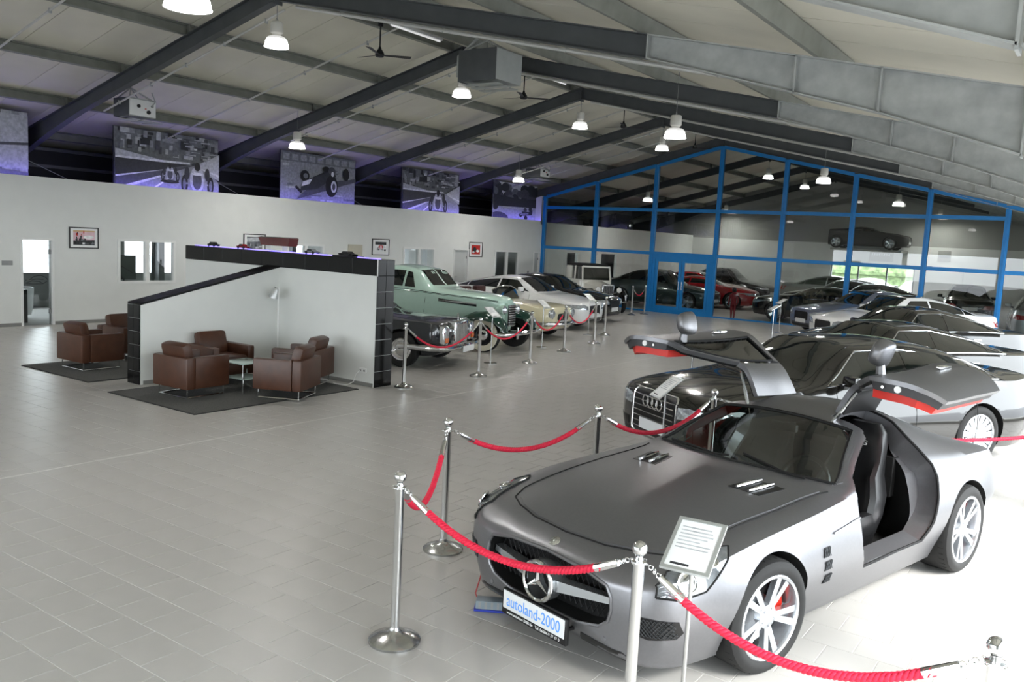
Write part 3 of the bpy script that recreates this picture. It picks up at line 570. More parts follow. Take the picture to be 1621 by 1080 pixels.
# ================================================================ CAR KIT
def pchip(xk, yk, x):
    xk = np.asarray(xk, float); yk = np.asarray(yk, float); h = np.diff(xk); d = np.diff(yk)/h; n = len(xk); m = np.zeros(n)
    for i in range(1, n-1):
        if d[i-1]*d[i] > 0:
            w1 = 2*h[i]+h[i-1]; w2 = h[i]+2*h[i-1]; m[i] = (w1+w2)/(w1/d[i-1]+w2/d[i])
    m[0], m[-1] = d[0], d[-1]
    i = int(np.clip(np.searchsorted(xk, x)-1, 0, n-2)); t = (x-xk[i])/h[i]; t = min(max(t, 0), 1)
    return float((2*t**3-3*t**2+1)*yk[i]+(t**3-2*t**2+t)*h[i]*m[i]+(-2*t**3+3*t**2)*yk[i+1]+(t**3-t**2)*h[i]*m[i+1])
class Surf:
    """car skin: knots (x, zb, ws, wm, zm, wsh, zs, wr, zr, zc); S(x, s), s = 0 on the centre line of the roof, |s| = 7 under the floor"""
    def __init__(s, knots, crease=.5):
        s.k = np.array(knots, float); s.x = s.k[:, 0]; s.L = s.x[-1]; s.cr = crease; s.cache = {}
    def sec(s, x):
        key = round(x, 5)
        if key in s.cache: return s.cache[key]
        zb, ws, wm, zm, wsh, zs, wr, zr, zc = [pchip(s.x, s.k[:, c], x) for c in range(1, 10)]
        P = [(0, zb), (ws*.86, zb), (ws, zb+min(.06, .2*(zm-zb))), (wm, zm), (wsh, zs), (wr, zr), (wr*.55, zr+(zc-zr)*.74), (0, zc)]
        P = np.array([(-P[1][0], P[1][1])]+P+[(-P[6][0], P[6][1])]); s.cache[key] = P; return P
    def S(s, x, sv):
        P = s.sec(x); t = min(max(7-abs(sv), 0), 7); i = min(int(t), 6); u = t-i
        p0, p1, p2, p3 = P[i], P[i+1], P[i+2], P[i+3]; c = s.cr
        m1 = (p2-p0)/2; m2 = (p3-p1)/2; d = p2-p1
        if i in (4, 2): m1 = m1*(1-c)+d*c
        if i in (3, 1): m2 = m2*(1-c)+d*c
        if i == 5: m1 = m1*(1-c)+d*c
        if i == 4: m2 = m2*(1-c)+d*c
        q = (2*u**3-3*u**2+1)*p1+(u**3-2*u**2+u)*m1+(-2*u**3+3*u**2)*p2+(u**3-u**2)*m2
        return Vector((x, q[0] if sv >= 0 else -q[0], q[1]))
    def N(s, x, sv):
        e = .01; a = s.S(min(x+e, s.L), sv)-s.S(max(x-e, s.x[0]), sv); b = s.S(x, min(sv+.04, 7))-s.S(x, max(sv-.04, -7)); n = b.cross(a)
        c = s.S(x, sv); n = n.normalized() if n.length > 1e-9 else Vector((0, 0, 1))
        if n.dot(c-Vector((c.x, 0, .45))) < 0: n = -n
        return n
    def mesh(s, name, mats, nx=60, sub=4):
        L = s.L; o = s.x[0]; xs = sorted(set([o+q for q in (0, .012, .03, .055, .09, .13, .18)]+[o+.24+(L-o-.48)*k/nx for k in range(nx+1)]+[L-.18, L-.13, L-.09, L-.055, L-.03, L-.012, L]))
        ts = [k/sub for k in range(7*sub+1)]; ss = [7-t for t in ts]+[-(7-t) for t in ts[-2:0:-1]]; n = len(ss)
        mb = MB(); mb.v = [tuple(s.S(x, v)) for x in xs for v in ss]; m = len(xs)
        mb.f = [(i*n+j, i*n+(j+1) % n, (i+1)*n+(j+1) % n, (i+1)*n+j) for i in range(m-1) for j in range(n)]
        for i0, x in ((0, o), ((m-1)*n, L)):
            zc = (s.S(x, 0).z+s.S(x, 7).z)/2; mb.v.append((x, 0, zc)); c = len(mb.v)-1
            mb.f += [(i0+j, i0+(j+1) % n, c) for j in range(n)]
        mb.mi = [0]*len(mb.f); return mb.mesh(name, mats, 40)
def cdt(poly, du, dv):
    """triangulate a polygon with inner grid points"""
    P = []
    for i, p in enumerate(poly):
        q = poly[(i+1) % len(poly)]; n = max(1, int(max(abs(q[0]-p[0])/du, abs(q[1]-p[1])/dv)+.99))
        P += [(p[0]+(q[0]-p[0])*k/n, p[1]+(q[1]-p[1])*k/n) for k in range(n)]
    nb = len(P); us = [p[0] for p in P]; vs = [p[1] for p in P]
    def inside(a, b):
        c = False; j = nb-1
        for i in range(nb):
            if (P[i][1] > b) != (P[j][1] > b) and a < (P[j][0]-P[i][0])*(b-P[i][1])/(P[j][1]-P[i][1])+P[i][0]: c = not c
            j = i
        return c
    G = []
    a = min(us)+du*.5
    while a < max(us):
        b = min(vs)+dv*.5
        while b < max(vs):
            if inside(a, b) and min(((a-p[0])/du)**2+((b-p[1])/dv)**2 for p in P) > .12: G.append((a, b))
            b += dv
        a += du
    r = geometry.delaunay_2d_cdt([Vector(p) for p in P+G], [], [list(range(nb))], 1, 1e-6)
    vs, faces = [tuple(v) for v in r[0]], [list(f) for f in r[2]]
    # boundary edges = edges used once
    cnt = {}
    for f in faces:
        for i in range(len(f)): e = (f[i], f[(i+1) % len(f)]); cnt[e] = cnt.get(e, 0)+1
    bnd = [e for e in cnt if (e[1], e[0]) not in cnt]
    return vs, faces, bnd
def skin(pts, nrm, faces, bnd, off, th):
    mb = MB(); n = len(pts); mb.v = [tuple(p+q*off) for p, q in zip(pts, nrm)]; mb.f = [tuple(f) for f in faces]
    if th:
        mb.v += [tuple(p+q*(off-th)) for p, q in zip(pts, nrm)]; mb.f += [(a, b, b+n, a+n) for a, b in bnd]
    mb.mi = [0]*len(mb.f); return mb
def patch(S, poly, off=.004, th=.012, du=.09, dv=.22):
    vs, fs, b = cdt(poly, du, dv); return skin([S.S(*v) for v in vs], [S.N(*v) for v in vs], fs, b, off, th)
def decal(bvh, poly, view, off=.006, th=.02, d=.05):
    """view 'f' front: poly (y, z) cast along +x; 'r' rear along -x; 'l' side y<0 (x, z) along +y; 'R' along -y; 't' top (x, y) downward"""
    vs, fs, b = cdt(poly, d, d); P = []; Nn = []; last = None
    for u, v in vs:
        o, dr = {'f': ((-3, u, v), (1, 0, 0)), 'r': ((9, u, v), (-1, 0, 0)), 'l': ((u, -3, v), (0, 1, 0)), 'R': ((u, 3, v), (0, -1, 0)), 't': ((u, v, 3), (0, 0, -1))}[view]
        h = bvh.ray_cast(Vector(o), Vector(dr))
        if h[0] is None:
            h2 = bvh.find_nearest(Vector(o)+Vector(dr)*(3.0 if view == 'f' else 4.5 if view == 'r' else 2.1)); h = h2
        n = h[1]; n = n if n.dot(Vector(dr)) < 0 else -n; n = (n-Vector(dr)*.4).normalized(); P.append(h[0]); Nn.append(n)
    return skin(P, Nn, fs, b, off, th)
def rrect(x0, x1, y0, y1, r, n=4):
    out = []
    for cx, cy, a in ((x1-r, y0+r, -PI/2), (x1-r, y1-r, 0), (x0+r, y1-r, PI/2), (x0+r, y0+r, PI)):
        out += [(cx+r*math.cos(a+PI/2*k/n), cy+r*math.sin(a+PI/2*k/n)) for k in range(n+1)]
    return out
def mir(p): return [(-a, b) for a, b in p][::-1]
def boolean(me, cutters, op='DIFFERENCE'):
    o = link('tmp', me); cs = []
    for c in cutters:
        q = link('cut', c); cs.append(q); md = o.modifiers.new('b', 'BOOLEAN'); md.object = q; md.operation = op; md.solver = 'EXACT'; md.material_mode = 'TRANSFER'
    bpy.context.view_layer.update()
    r = bpy.data.meshes.new_from_object(o.evaluated_get(bpy.context.evaluated_depsgraph_get()))
    for q in [o]+cs: bpy.data.objects.remove(q)
    finish(r, 38, False); return r
# ---- wheels (axis y, outer face towards -y)
WH = {}
ALLOY = M('alloy_silver', 'c9ccd0', .25, .9, noise=.04, scale=12); ALLOY_D = M('alloy_dark', '55585c', .3, .8, noise=.06, scale=12)
DISC = M('brake_disc', '8d8f91', .35, .9, noise=.08, scale=20); CAL_R = M('caliper_red', 'b8271b', .35, noise=.06); WWALL = M('whitewall', 'e3decb', .6, noise=.04)
def wheel_kit(R, rim, wd, style):
    key = (R, rim, wd, style)
    if key in WH: return WH[key]
    h = wd/2; t = MB().lathe([(rim-.012, -h+.02), (rim+.006, -h+.004), (rim+.03, -h-.006), (R-.035, -h-.004), (R-.01, -h+.014), (R-.001, -h+.04), (R, -h*.3), (R, h*.3), (R-.001, h-.04), (R-.012, h-.01), (rim, h)], 40, axis='y')
    for g in (-.35, 0, .35): t.lathe([(R+.0004, g*h*1.4-.004), (R+.0012, g*h*1.4), (R+.0004, g*h*1.4+.004)], 40, axis='y')
    for k in range(40):                       # tread blocks on the shoulders
        a = 2*PI*k/40; c, s = math.cos(a), math.sin(a); b = MB().box(-.003, .003, -h+.036, -h*.45, R-.012, R+.0007).box(-.003, .003, h*.45, h-.036, R-.012, R+.0007); b.xf(Matrix.Rotation(a, 4, 'Y')); t.add(b.v, b.f)
    tyre = t.mesh('wheel', [RUBBER], 35)
    f = MB()
    f.lathe([(rim-.004, -h+.022), (rim+.004, -h+.004), (rim-.004, -h-.002), (rim-.016, -h+.004), (rim-.024, -h+.03), (rim-.03, h-.03), (rim, h-.01)], 40, axis='y')
    y0, y1 = -h+.012, -h+.05
    def spoke(a, w0, w1, r0, r1, dy0=.02, dy1=.0, th=.03, sk=0.):
        b = MB(); b.add([(-w0/2, y0+dy0, r0), (w0/2, y0+dy0, r0), (w1/2+sk, y0+dy1, r1), (-w1/2+sk, y0+dy1, r1), (-w0/2, y0+dy0+th, r0), (w0/2, y0+dy0+th, r0), (w1/2+sk, y0+dy1+th, r1), (-w1/2+sk, y0+dy1+th, r1),
                   ], [(0, 1, 2, 3), (7, 6, 5, 4), (0, 4, 5, 1), (1, 5, 6, 2), (2, 6, 7, 3), (3, 7, 4, 0)])
        b.xf(Matrix.Rotation(a, 4, 'Y')); f.add(b.v, b.f)
    n, kind = {'twin5': (5, 2), 'five': (5, 1), 'ten': (10, 1), 'multi': (15, 1), 'classic': (0, 0), 'white': (0, 0)}[style]
    if kind == 2:
        for k in range(5):
            for sg in (-1, 1): spoke(2*PI*k/5+.31+sg*.13, .034, .040, .05, rim-.012, .020, .003, .036, sg*.012)
    elif kind == 1:
        for k in range(n): spoke(2*PI*k/n+.2, {5: .075, 10: .04, 15: .05}[n]*.75, {5: .095, 10: .045, 15: .075}[n]*(rim/.24), .05, rim-.012, .02, .004, .03)
    if n:
        f.lathe([(.0001, y0+.004), (.04, y0+.006), (.07, y0+.016), (.08, y0+.05), (.0001, y0+.06)], 20, axis='y')
        for k in range(5): a = 2*PI*k/5; f.cyl((.052*math.cos(a), y0+.004, .052*math.sin(a)), .008, .01, 8, 'y')
    else:                                     # pressed steel wheel with a domed cap
        f.lathe([(.0001, y0-.014), (.05, y0-.01), (.10, y0+.006), (rim*.62, y0+.016), (rim*.68, y0+.03), (rim*.8, y0+.012), (rim-.01, y0+.018)], 32, axis='y')
    rm = f.mesh('rim', [CHROME if style in ('classic',) else ALLOY if style != 'white' else M('wheel_dark_green', '17181a', .3, noise=.05)], 30)
    extra = {}
    if n:
        extra['brake_disc'] = MB().lathe([(.0001, 0), (rim*.78, 0), (rim*.78, .02), (.0001, .02)], 32, axis='y').mesh('brake_disc', [DISC], 30)
    if style == 'white':
        extra['whitewall'] = MB().lathe([(rim+.008, -h-.004), (rim+.02, -h-.010), (R-.036, -h-.010), (R-.022, -h-.002)], 40, axis='y').mesh('whitewall', [WWALL], 30)
        extra['hub_cap'] = MB().lathe([(.0001, -h-.015), (.06, -h-.01), (.11, -h+.01), (.115, -h+.03)], 28, axis='y').mesh('hub_cap', [CHROME], 30)
    WH[key] = (tyre, rm, extra); return WH[key]
def put_wheel(root, kit, x, y, R, steer=0, caliper=None, rim_mat=None, spin=0.):
    ty, rm, ex = kit; w = link('wheel', ty, root); w.location = (x, y, R); w.rotation_euler = (0, spin, (0 if y < 0 else PI)+steer)
    r = link('rim', rm, w)
    if rim_mat: r.material_slots[0].link = 'OBJECT'; r.material_slots[0].material = rim_mat
    for n, me in ex.items(): link(n, me, w)
    if caliper:
        c = MB().lathe([(.11, -.045), (.195, -.045), (.195, .03), (.11, .03), (.11, -.045)], 8, axis='y', a0=.0, a1=.9).build('brake_caliper', caliper, w)
        c.rotation_euler = (0, -spin, 0)
    return w
def paint(name, col, rough=.3, metal=.0, coat=1.): return M('paint_'+name, col, rough, metal, noise=.02, scale=20, coat=coat)
CGLASS = M('car_glass_dark', '0b100f', .03, noise=.2, scale=3, spec=.9, coat=.6)
LAMP = M('headlamp_lens', 'b9bfc4', .08, .55, noise=.35, scale=40, coat=1.); TAIL = M('tail_lamp_red', '8f0f12', .12, noise=.2, scale=40, coat=1.)
AMBER = M('indicator_amber', 'd9651e', .2, noise=.1, coat=.6)
PLATE = M('number_plate', 'd5d7d8', .4, noise=.03)
GRILL = M('grille_black', '0a0a0b', .35, noise=.3, scale=60)
def sedan(L, Wd, H, xc, xf, xr, xd, nz, hz, bz, dz, zb=.18, tumble=.62, blunt=0.):
    h = Wd/2; b = blunt; mid = (xf+xr)/2
    K = [(0, zb+.16, (.50+b*.25)*h, (.56+b*.25)*h, .48, (.52+b*.25)*h, nz*.80, .35*h, nz*.87, nz*.89),
         (.05, zb+.08, (.66+b*.15)*h, (.72+b*.15)*h, .5, (.68+b*.14)*h, nz*.88, .45*h, nz*.95, nz*.97),
         (.15, zb+.03, .80*h, .87*h, .5, .81*h, nz*.94, .5*h, nz, nz*1.02),
         (.40, zb+.01, .90*h, .96*h, .52, .88*h, nz*1.0, .56*h, nz*1.06, nz*1.08),
         (.9, zb, .93*h, .995*h, .55, .90*h, nz+(bz-nz)*.42, .60*h, nz+(hz-nz)*.62+.02, nz+(hz-nz)*.68+.03),
         (xc-.12, zb, .94*h, h, .56, .90*h, bz-.035, .70*h, hz-.015, hz),
         (xc+.03, zb, .94*h, h, .56, .90*h, bz-.025, .76*h, hz+.015, hz+.045),
         ((xc+xf)/2+.05, zb, .94*h, h, .57, .90*h, bz-.005, (.80*tumble+.2*.8)*h, hz+(H-.09-hz)*.60, hz+(H-hz)*.64),
         (xf, zb, .94*h, h, .57, .90*h, bz, tumble*h, H-.085, H-.03), (mid, zb, .94*h, h, .58, .905*h, bz+.01, (tumble-.01)*h, H-.07, H),
         (xr, zb, .94*h, h, .58, .91*h, bz+.03, (tumble-.02)*h, H-.125, H-.06), ((xr+xd)/2, zb, .94*h, h, .59, .91*h, bz+.035, (tumble+.0)*h, dz+(H-.125-dz)*.5, dz+(H-.06-dz)*.52),
         (xd, zb, .93*h, .995*h, .6, .90*h, min(bz+.03, dz-.02), (tumble+.02)*h, dz-.01, dz+.01), (L-.25, zb+.05, .88*h, .95*h, .62, .85*h, dz-.06, .55*h, dz-.01, dz),
         (L-.06, zb+.11, .76*h, .83*h, .62, .74*h, dz-.13, .5*h, dz-.06, dz-.05), (L, zb+.2, .64*h, .70*h, .6, .62*h, dz-.24, .42*h, dz-.15, dz-.13)]
    return Surf(K)
def make_car(name, label, S, pm, loc, rz, fx, wb, R=.34, rim=.245, wd=.225, style='five', group=None, cat='car', win=None, z=0, glassm=None, grille=None, lamps=None, tails=None, trim=None, roofm=None,
             doors_=None, front='', steer=0, rimm=None, nx=46, sub=3, intake=None, plate=True, mirrors=True, scale=1.0, rails=False, caliper=None, beltc=False):
    """win: dict xc xf xr xd xb [xq]; returns (root, bvh)"""
    t = thing(name, label, cat, (loc[0], loc[1], z), rz, group); t.scale = (scale,)*3
    me = S.mesh('body', [pm, MATT], nx, sub); bv = BVHTree.FromPolygons([v.co for v in me.vertices], [p.vertices for p in me.polygons])
    hw = max(S.k[:, 3]); Ra = R+.04; cut = []
    for x in (fx, fx+wb):
        for s in (-1, 1):
            c = MB().cyl((x, s*(hw-.30) if s > 0 else -(hw+.25), R+.005), Ra, .55, 36, 'y'); cut.append(c.mesh('cut', [MATT]))
    body = link('body', boolean(me, cut), t)
    kit = wheel_kit(R, rim, wd, style)
    for x in (fx, fx+wb):
        for s in (-1, 1): put_wheel(t, kit, x, s*(hw-.025-wd/2), R, steer if x == fx else 0, caliper, rimm, random.uniform(0, 1))
    g = glassm or CGLASS
    if win:
        w = win; xc, xf, xr, xd, xb = w['xc'], w['xf'], w['xr'], w['xd'], w['xb']
        patch(S, [(xc+.06, -1.9), (xc+.0, -1.0), (xc-.03, 0), (xc+.0, 1.0), (xc+.06, 1.9), (xf-.03, 1.85), (xf-.06, 0), (xf-.03, -1.85)], .004, .01).build('windscreen', g, t)
        patch(S, [(xr+.05, -1.7), (xr+.03, 0), (xr+.05, 1.7), (xd-.06, 1.8), (xd-.02, 0), (xd-.06, -1.8)], .004, .01).build('rear_window', g, t)
        if w.get('pano'): patch(S, [(xf+.05, -1.6), (xf+.05, 1.6), (xr-.05, 1.55), (xr-.05, -1.55)], .004, .01).build('glass_roof', g, t)
        fa, rbk = xc+.27+w.get('da', 0), xd-.28+w.get('dr', 0); lo, hi = 2.86, 2.13
        for s in (-1, 1):
            tp = max(xf+.03, fa+.2)
            f1 = [(fa, lo), (xb-.03, lo), (xb-.03, hi), (tp, hi), ((fa+tp)/2-.02, (lo+hi)/2+.02)]
            r1 = [(xb+.03, lo), (rbk-.35, lo), (rbk-.33, hi), (xb+.03, hi)]
            q1 = [(rbk-.32, lo), (rbk, lo), (rbk-.12, 2.45), (rbk-.30, hi)]
            for p in (f1, r1)+((q1,) if not w.get('noq') else ()): patch(S, [(a, s*b) for a, b in p], .004, .01, .1, .3).build('side_window', g, t)
            if trim:
                top = [S.S(x, s*v)+S.N(x, s*v)*.008 for x, v in [(fa-.03, lo+.05), ((fa+tp)/2-.05, (lo+hi)/2), (tp-.02, hi-.03), (xb, hi-.05), (rbk-.33, hi-.04), (rbk-.1, 2.42), (rbk+.03, lo+.04)]]
                fine = [S.S(x, s*v)+S.N(x, s*v)*.008 for x, v in [(rbk+.03-(rbk+.06-fa)*k/10, lo+.05) for k in range(11)]]
                MB().tube(top+fine, .009, 6).build('window_trim', trim, t)
            for x in (doors_ or ()):
                MB().tube([S.S(x[0]+x[2]*k/8, s*(5.6+(2.95-5.6)*k/8))+S.N(x[0], s*4)*.001 for k in range(9)], .004, 4).build('door_gap', MATT, t)
                if x[1]: 
                    c = S.S(x[1], s*3.3); n = S.N(x[1], s*3.3)
                    MB().bbox(c.x-.1, c.x+.1, c.y-.02, c.y+.03 if s > 0 else c.y+.02, c.z-.016, c.z+.016, .008).build('door_handle', trim or pm, t)
    if mirrors and win:
        for s in (-1, 1):
            c = S.S(win['xc']+.45, s*2.95); m = MB().bbox(-.05, .06, -.1, .1, -.065, .065, .04); m.xf(Matrix.Translation((c.x, c.y+s*.13, c.z+.07)))
            o = m.build('mirror', pm, t); MB().box(c.x-.03, c.x+.03, min(c.y-s*.03, c.y+s*.06), max(c.y-s*.03, c.y+s*.06), c.z-.01, c.z+.03).build('mirror_foot', BLACK, o, None)
    if grille: decal(bv, grille, 'f', .006, .02).build('grille', GRILL, t)
    for p in (intake or ()): decal(bv, p, 'f', .004, .02).build('air_intake', GRILL, t)
    for p in (lamps or ()):
        for q in (p, mir(p)): decal(bv, q, 'f', .006, .02, .05).build('headlamp', LAMP, t)
    for p in (tails or ()):
        for q in (p, mir(p)): decal(bv, q, 'r', .006, .02, .06).build('tail_lamp', TAIL, t)
    if plate:
        for v in 'fr':
            h = bv.ray_cast(Vector((-3 if v == 'f' else 9, 0, .42 if v == 'f' else .72)), Vector((1 if v == 'f' else -1, 0, 0)))
            if h[0]: x = h[0].x; MB().box(min(x-.02, x+.02), max(x-.02, x+.02), -.26, .26, h[0].z-.06, h[0].z+.06).build('number_plate', PLATE, t, None)
    return t, bv, S
# ================================================================ SHOWROOM CARS
BLK = paint('black', '0a0a0b', .15); WHT = paint('white', 'e9eaea', .3); DKG = paint('anthracite', '161513', .15, .2); DKB = paint('dark_blue', '0d1526', .15)
SIL = paint('grey_blue', '7d8496', .28, .6); SILV = paint('light_silver', 'c3c5c8', .28, .6); RED = paint('red', '9a0d16', .2); CREAM = paint('cream', 'd6cfae', .3); MINT = paint('mint', 'b3cfc2', .3); DGREEN = paint('dark_green', '0b3328', .2)
GREEN_GR = paint('grey_green', '3d4946', .25, .4)
V = lambda x, y: (x, y)
# large black saloon beside the silver sports car
def limo():
    S = sedan(5.14, 1.95, 1.46, 1.40, 2.18, 3.55, 4.55, .84, 1.00, .98, 1.10, .18, .62, .3)
    t, bv, _ = make_car('saloon_car', 'large dark saloon with four-ring grille behind the silver sports car', S, DKG, (-4.03, 8.62), math.radians(58), .98, 2.99, .36, .26, .255, 'multi',
        win=dict(xc=1.40, xf=2.18, xr=3.55, xd=4.55, xb=2.85), grille=rrect(-.42, .42, .30, .80, .07), lamps=[[(.46, .60), (.86, .64), (.90, .72), (.62, .74), (.46, .72)]], intake=[[(.5, .28), (.84, .30), (.84, .46), (.52, .44)]],
        tails=[[(.4, .72), (.88, .70), (.88, .86), (.4, .86)]], trim=CHROME, doors_=[(1.75, 2.62, .0), (2.9, 3.72, .0), (3.95, None, -.1)], nx=60, sub=4, steer=0)
    for k in range(7):
        z = .37+.062*k; w = .40-.0*k; pts = [bv.ray_cast(Vector((-3, y, z)), Vector((1, 0, 0)))[0] for y in np.linspace(-w, w, 9)]
        MB().tube([p+Vector((-.012, 0, 0)) for p in pts if p], .007, 6).build('grille_bar', CHROME, t)
    for k in range(4):
        y = -.135+.09*k; p = bv.ray_cast(Vector((-3, y, .69)), Vector((1, 0, 0)))[0]; MB().torus((p.x-.028, y, .69), .058, .008, 'x', 24, 8).build('emblem_ring', CHROME, t)
    pts = [bv.ray_cast(Vector((-3, y, z)), Vector((1, 0, 0)))[0] for y, z in rrect(-.43, .43, .29, .81, .07)]; MB().tube([p+Vector((-.008, 0, 0)) for p in pts+pts[:1] if p], .012, 6).build('grille_frame', CHROME, t)
    for s in (-1, 1): MB().tube([S.S(1.1+2.9*k/10, s*5.62)+S.N(1.1+2.9*k/10, s*5.62)*.006 for k in range(11)], .009, 6).build('sill_trim', CHROME, t)
limo()
def coupe4(name, label, pm, loc, deg, H=1.42, pano=False, trim=None, L=4.95, Wd=1.88, style='five', nx=46, sub=3, **kw):
    S = sedan(L, Wd, H, 1.42, 2.15, 3.15, 4.35, .80, .97, .97, 1.06, .17, .60, .25)
    kw.setdefault('win', dict(xc=1.42, xf=2.15, xr=3.15, xd=4.35, xb=2.72, pano=pano))
    return make_car(name, label, S, pm, loc, math.radians(deg), .88, 2.88, .345, .25, .245, style, trim=trim, nx=nx, sub=sub, grille=kw.pop('grille', rrect(-.36, .36, .44, .70, .06)),
        lamps=kw.pop('lamps', [[(.44, .58), (.84, .62), (.90, .72), (.62, .73), (.46, .68)]]), intake=[rrect(-.5, .5, .24, .36, .03)], tails=[[(.42, .72), (.88, .72), (.86, .88), (.5, .86)]], doors_=[(1.65, 2.5, 0), (2.75, 3.4, 0)], **kw)
coupe4('saloon_car', 'dark bronze-grey saloon with sky-lit flank behind the large ringed saloon', paint('bronze_grey', '24221f', .18, .4), (-4.35, 12.6), 54, 1.44, True, CHROME, 4.98, nx=56, sub=4)
coupe4('saloon_car', 'black saloon with chrome window trim behind the bronze-grey saloon', BLK, (-5.0, 17.5), 50, 1.46, True, CHROME)
coupe4('estate_car', 'white fastback saloon in front of the glass wall, third behind the sports car', WHT, (-6.3, 23.65), 48, 1.46, True)
coupe4('saloon_car', 'grey-blue saloon parked closest to the glass wall', SIL, (-7.75, 26.6), 48, 1.44, False)
# ---- left-hand row
def coupe_white():
    coupe4('coupe_car', 'white four-door coupe between the cream roadster and the black saloon', WHT, (-11.86, 21.02), 186, 1.40, False, None)
coupe_white()
coupe4('saloon_car', 'black saloon parked past the white coupe at the end of the rope', BLK, (-12.67, 23.71), 186, 1.42, False, None)
def roadster():
    K = [(0, .34, .45, .52, .5, .48, .66, .3, .70, .72), (.06, .28, .58, .66, .5, .62, .74, .38, .79, .80), (.25, .22, .70, .78, .5, .73, .80, .45, .85, .86), (.8, .2, .76, .85, .55, .78, .83, .5, .88, .90), (1.5, .2, .77, .86, .55, .79, .84, .55, .90, .92),
         (1.75, .2, .77, .86, .55, .79, .85, .6, .90, .91), (2.2, .2, .77, .86, .55, .78, .86, .62, .88, .88), (2.9, .2, .77, .86, .55, .78, .87, .62, .89, .89), (3.6, .22, .76, .84, .55, .75, .84, .5, .88, .89), (4.15, .28, .66, .74, .52, .66, .74, .42, .78, .79), (4.29, .36, .52, .6, .5, .5, .6, .3, .66, .67)]
    S = Surf(K); t, bv, _ = make_car('roadster', 'cream open roadster with chrome bumper between the mint coupe and the white coupe', S, CREAM, (-11.12, 18.13), math.radians(186), .78, 2.4, .32, .2, .17, 'classic', grille=rrect(-.3, .3, .48, .66, .08), mirrors=False)
    for s in (-1, 1):
        p = bv.ray_cast(Vector((-3, s*.56, .66)), Vector((1, 0, 0)))[0]; h = MB().lathe([(.0001, -.03), (.08, -.02), (.11, .02), (.115, .07)], 24, (p.x-.03, s*.56, .66), 'x').build('headlamp', LAMP, t)
        MB().torus((p.x-.01, s*.56, .66), .112, .012, 'x').build('lamp_ring', CHROME, h)
    MB().tube([(.35, -.86, .42), (.08, -.78, .42), (-.1, -.45, .42), (-.13, 0, .42), (-.1, .45, .42), (.08, .78, .42), (.35, .86, .42)], .05, 10).build('bumper', CHROME, t)
    MB().torus((-.02, 0, .57), .07, .008, 'x').build('emblem', CHROME, t)
    fr = [(1.62, -.66, .9), (1.72, -.62, 1.14), (1.70, -.3, 1.22), (1.69, 0, 1.24), (1.70, .3, 1.22), (1.72, .62, 1.14), (1.62, .66, .9)]
    MB().tube(fr, .014, 8).build('windscreen_frame', CHROME, t); MB().add(fr, [tuple(range(7))]).build('windscreen', PANE_W, t, None)
    for s in (-1, 1): MB().bbox(2.15, 2.7, s*.36-.24, s*.36+.24, .84, .95, .03).bbox(2.62, 2.78, s*.36-.24, s*.36+.24, .9, 1.16, .05).build('seat', M('dark_red_leather', '3a1512', .45, noise=.1), t)
    MB().torus((2.0, -.36, 1.0), .19, .014, 'x', 24, 6).build('steering_wheel', WHITEP, t); MB().bbox(3.0, 3.55, -.6, .6, .87, 1.0, .05).build('folded_hood', MATT, t)
roadster()
def sixties():
    K = [(0, .36, .62, .66, .52, .62, .72, .4, .77, .78), (.05, .30, .72, .78, .52, .74, .80, .45, .83, .84), (.2, .24, .78, .86, .54, .82, .84, .5, .87, .88), (.8, .2, .8, .90, .56, .85, .86, .5, .90, .92), (1.4, .2, .8, .905, .56, .85, .88, .6, .94, .96), (1.55, .2, .8, .905, .56, .85, .90, .66, .97, 1.0),
         (2.0, .2, .8, .905, .56, .85, .92, .6, 1.33, 1.38), (2.7, .2, .8, .905, .56, .85, .93, .58, 1.38, 1.44), (3.4, .2, .8, .905, .56, .85, .93, .58, 1.33, 1.39), (3.85, .2, .8, .90, .56, .84, .92, .62, 1.0, 1.02), (4.6, .26, .78, .88, .56, .8, .88, .5, .93, .94), (4.85, .34, .7, .78, .56, .7, .8, .45, .84, .85), (4.9, .4, .6, .66, .56, .6, .7, .4, .74, .75)]
    S = Surf(K, .6); t, bv, _ = make_car('classic_saloon', 'dark 1960s saloon with upright chrome radiator grille and amber side lamps', S, paint('graphite', '23262b', .2, .3), (-9.98, 12.52), math.radians(196), .74, 2.81, .33, .2, .18, 'classic', win=dict(xc=1.55, xf=2.0, xr=3.4, xd=3.85, xb=2.7, noq=1), trim=CHROME, plate=False, mirrors=False)
    g = MB().bbox(-.09, .1, -.30, .30, .42, .86, .03).build('radiator_shell', CHROME, t)
    MB().box(-.094, -.088, -.25, .25, .46, .80).build('radiator_mesh', CHROME_B, g, None)
    for k in range(7): MB().box(-.098, -.093, -.24+.07*k, -.234+.07*k, .46, .80).build('grille_bar', CHROME, g, None)
    MB().tube([(-.0, 0, .86), (0, 0, .93)], .006).torus((0, 0, .96), .035, .005, 'x', 18, 6).build('bonnet_star', CHROME, t)
    for s in (-1, 1):
        h = MB().bbox(-.06, .12, s*.62-.12, s*.62+.12, .44, .80, .06).build('headlamp', CHROME, t); MB().lathe([(.0001, -.02), (.07, -.012), (.095, .01)], 20, (-.055, s*.62, .70), 'x').build('lens', LAMP, h); MB().bbox(-.072, -.05, s*.62-.07, s*.62+.07, .49, .58, .01).build('indicator', AMBER, h)
    MB().tube([(.75, -.93, .40), (.15, -.90, .40), (-.1, -.75, .40), (-.17, -.3, .40), (-.17, .3, .40), (-.1, .75, .40), (.15, .90, .40), (.75, .93, .40)], .055, 10).build('bumper', CHROME, t)
    MB().bbox(-.25, -.23, -.26, .26, .30, .41, .004).build('number_plate', PLATE, t)
sixties()
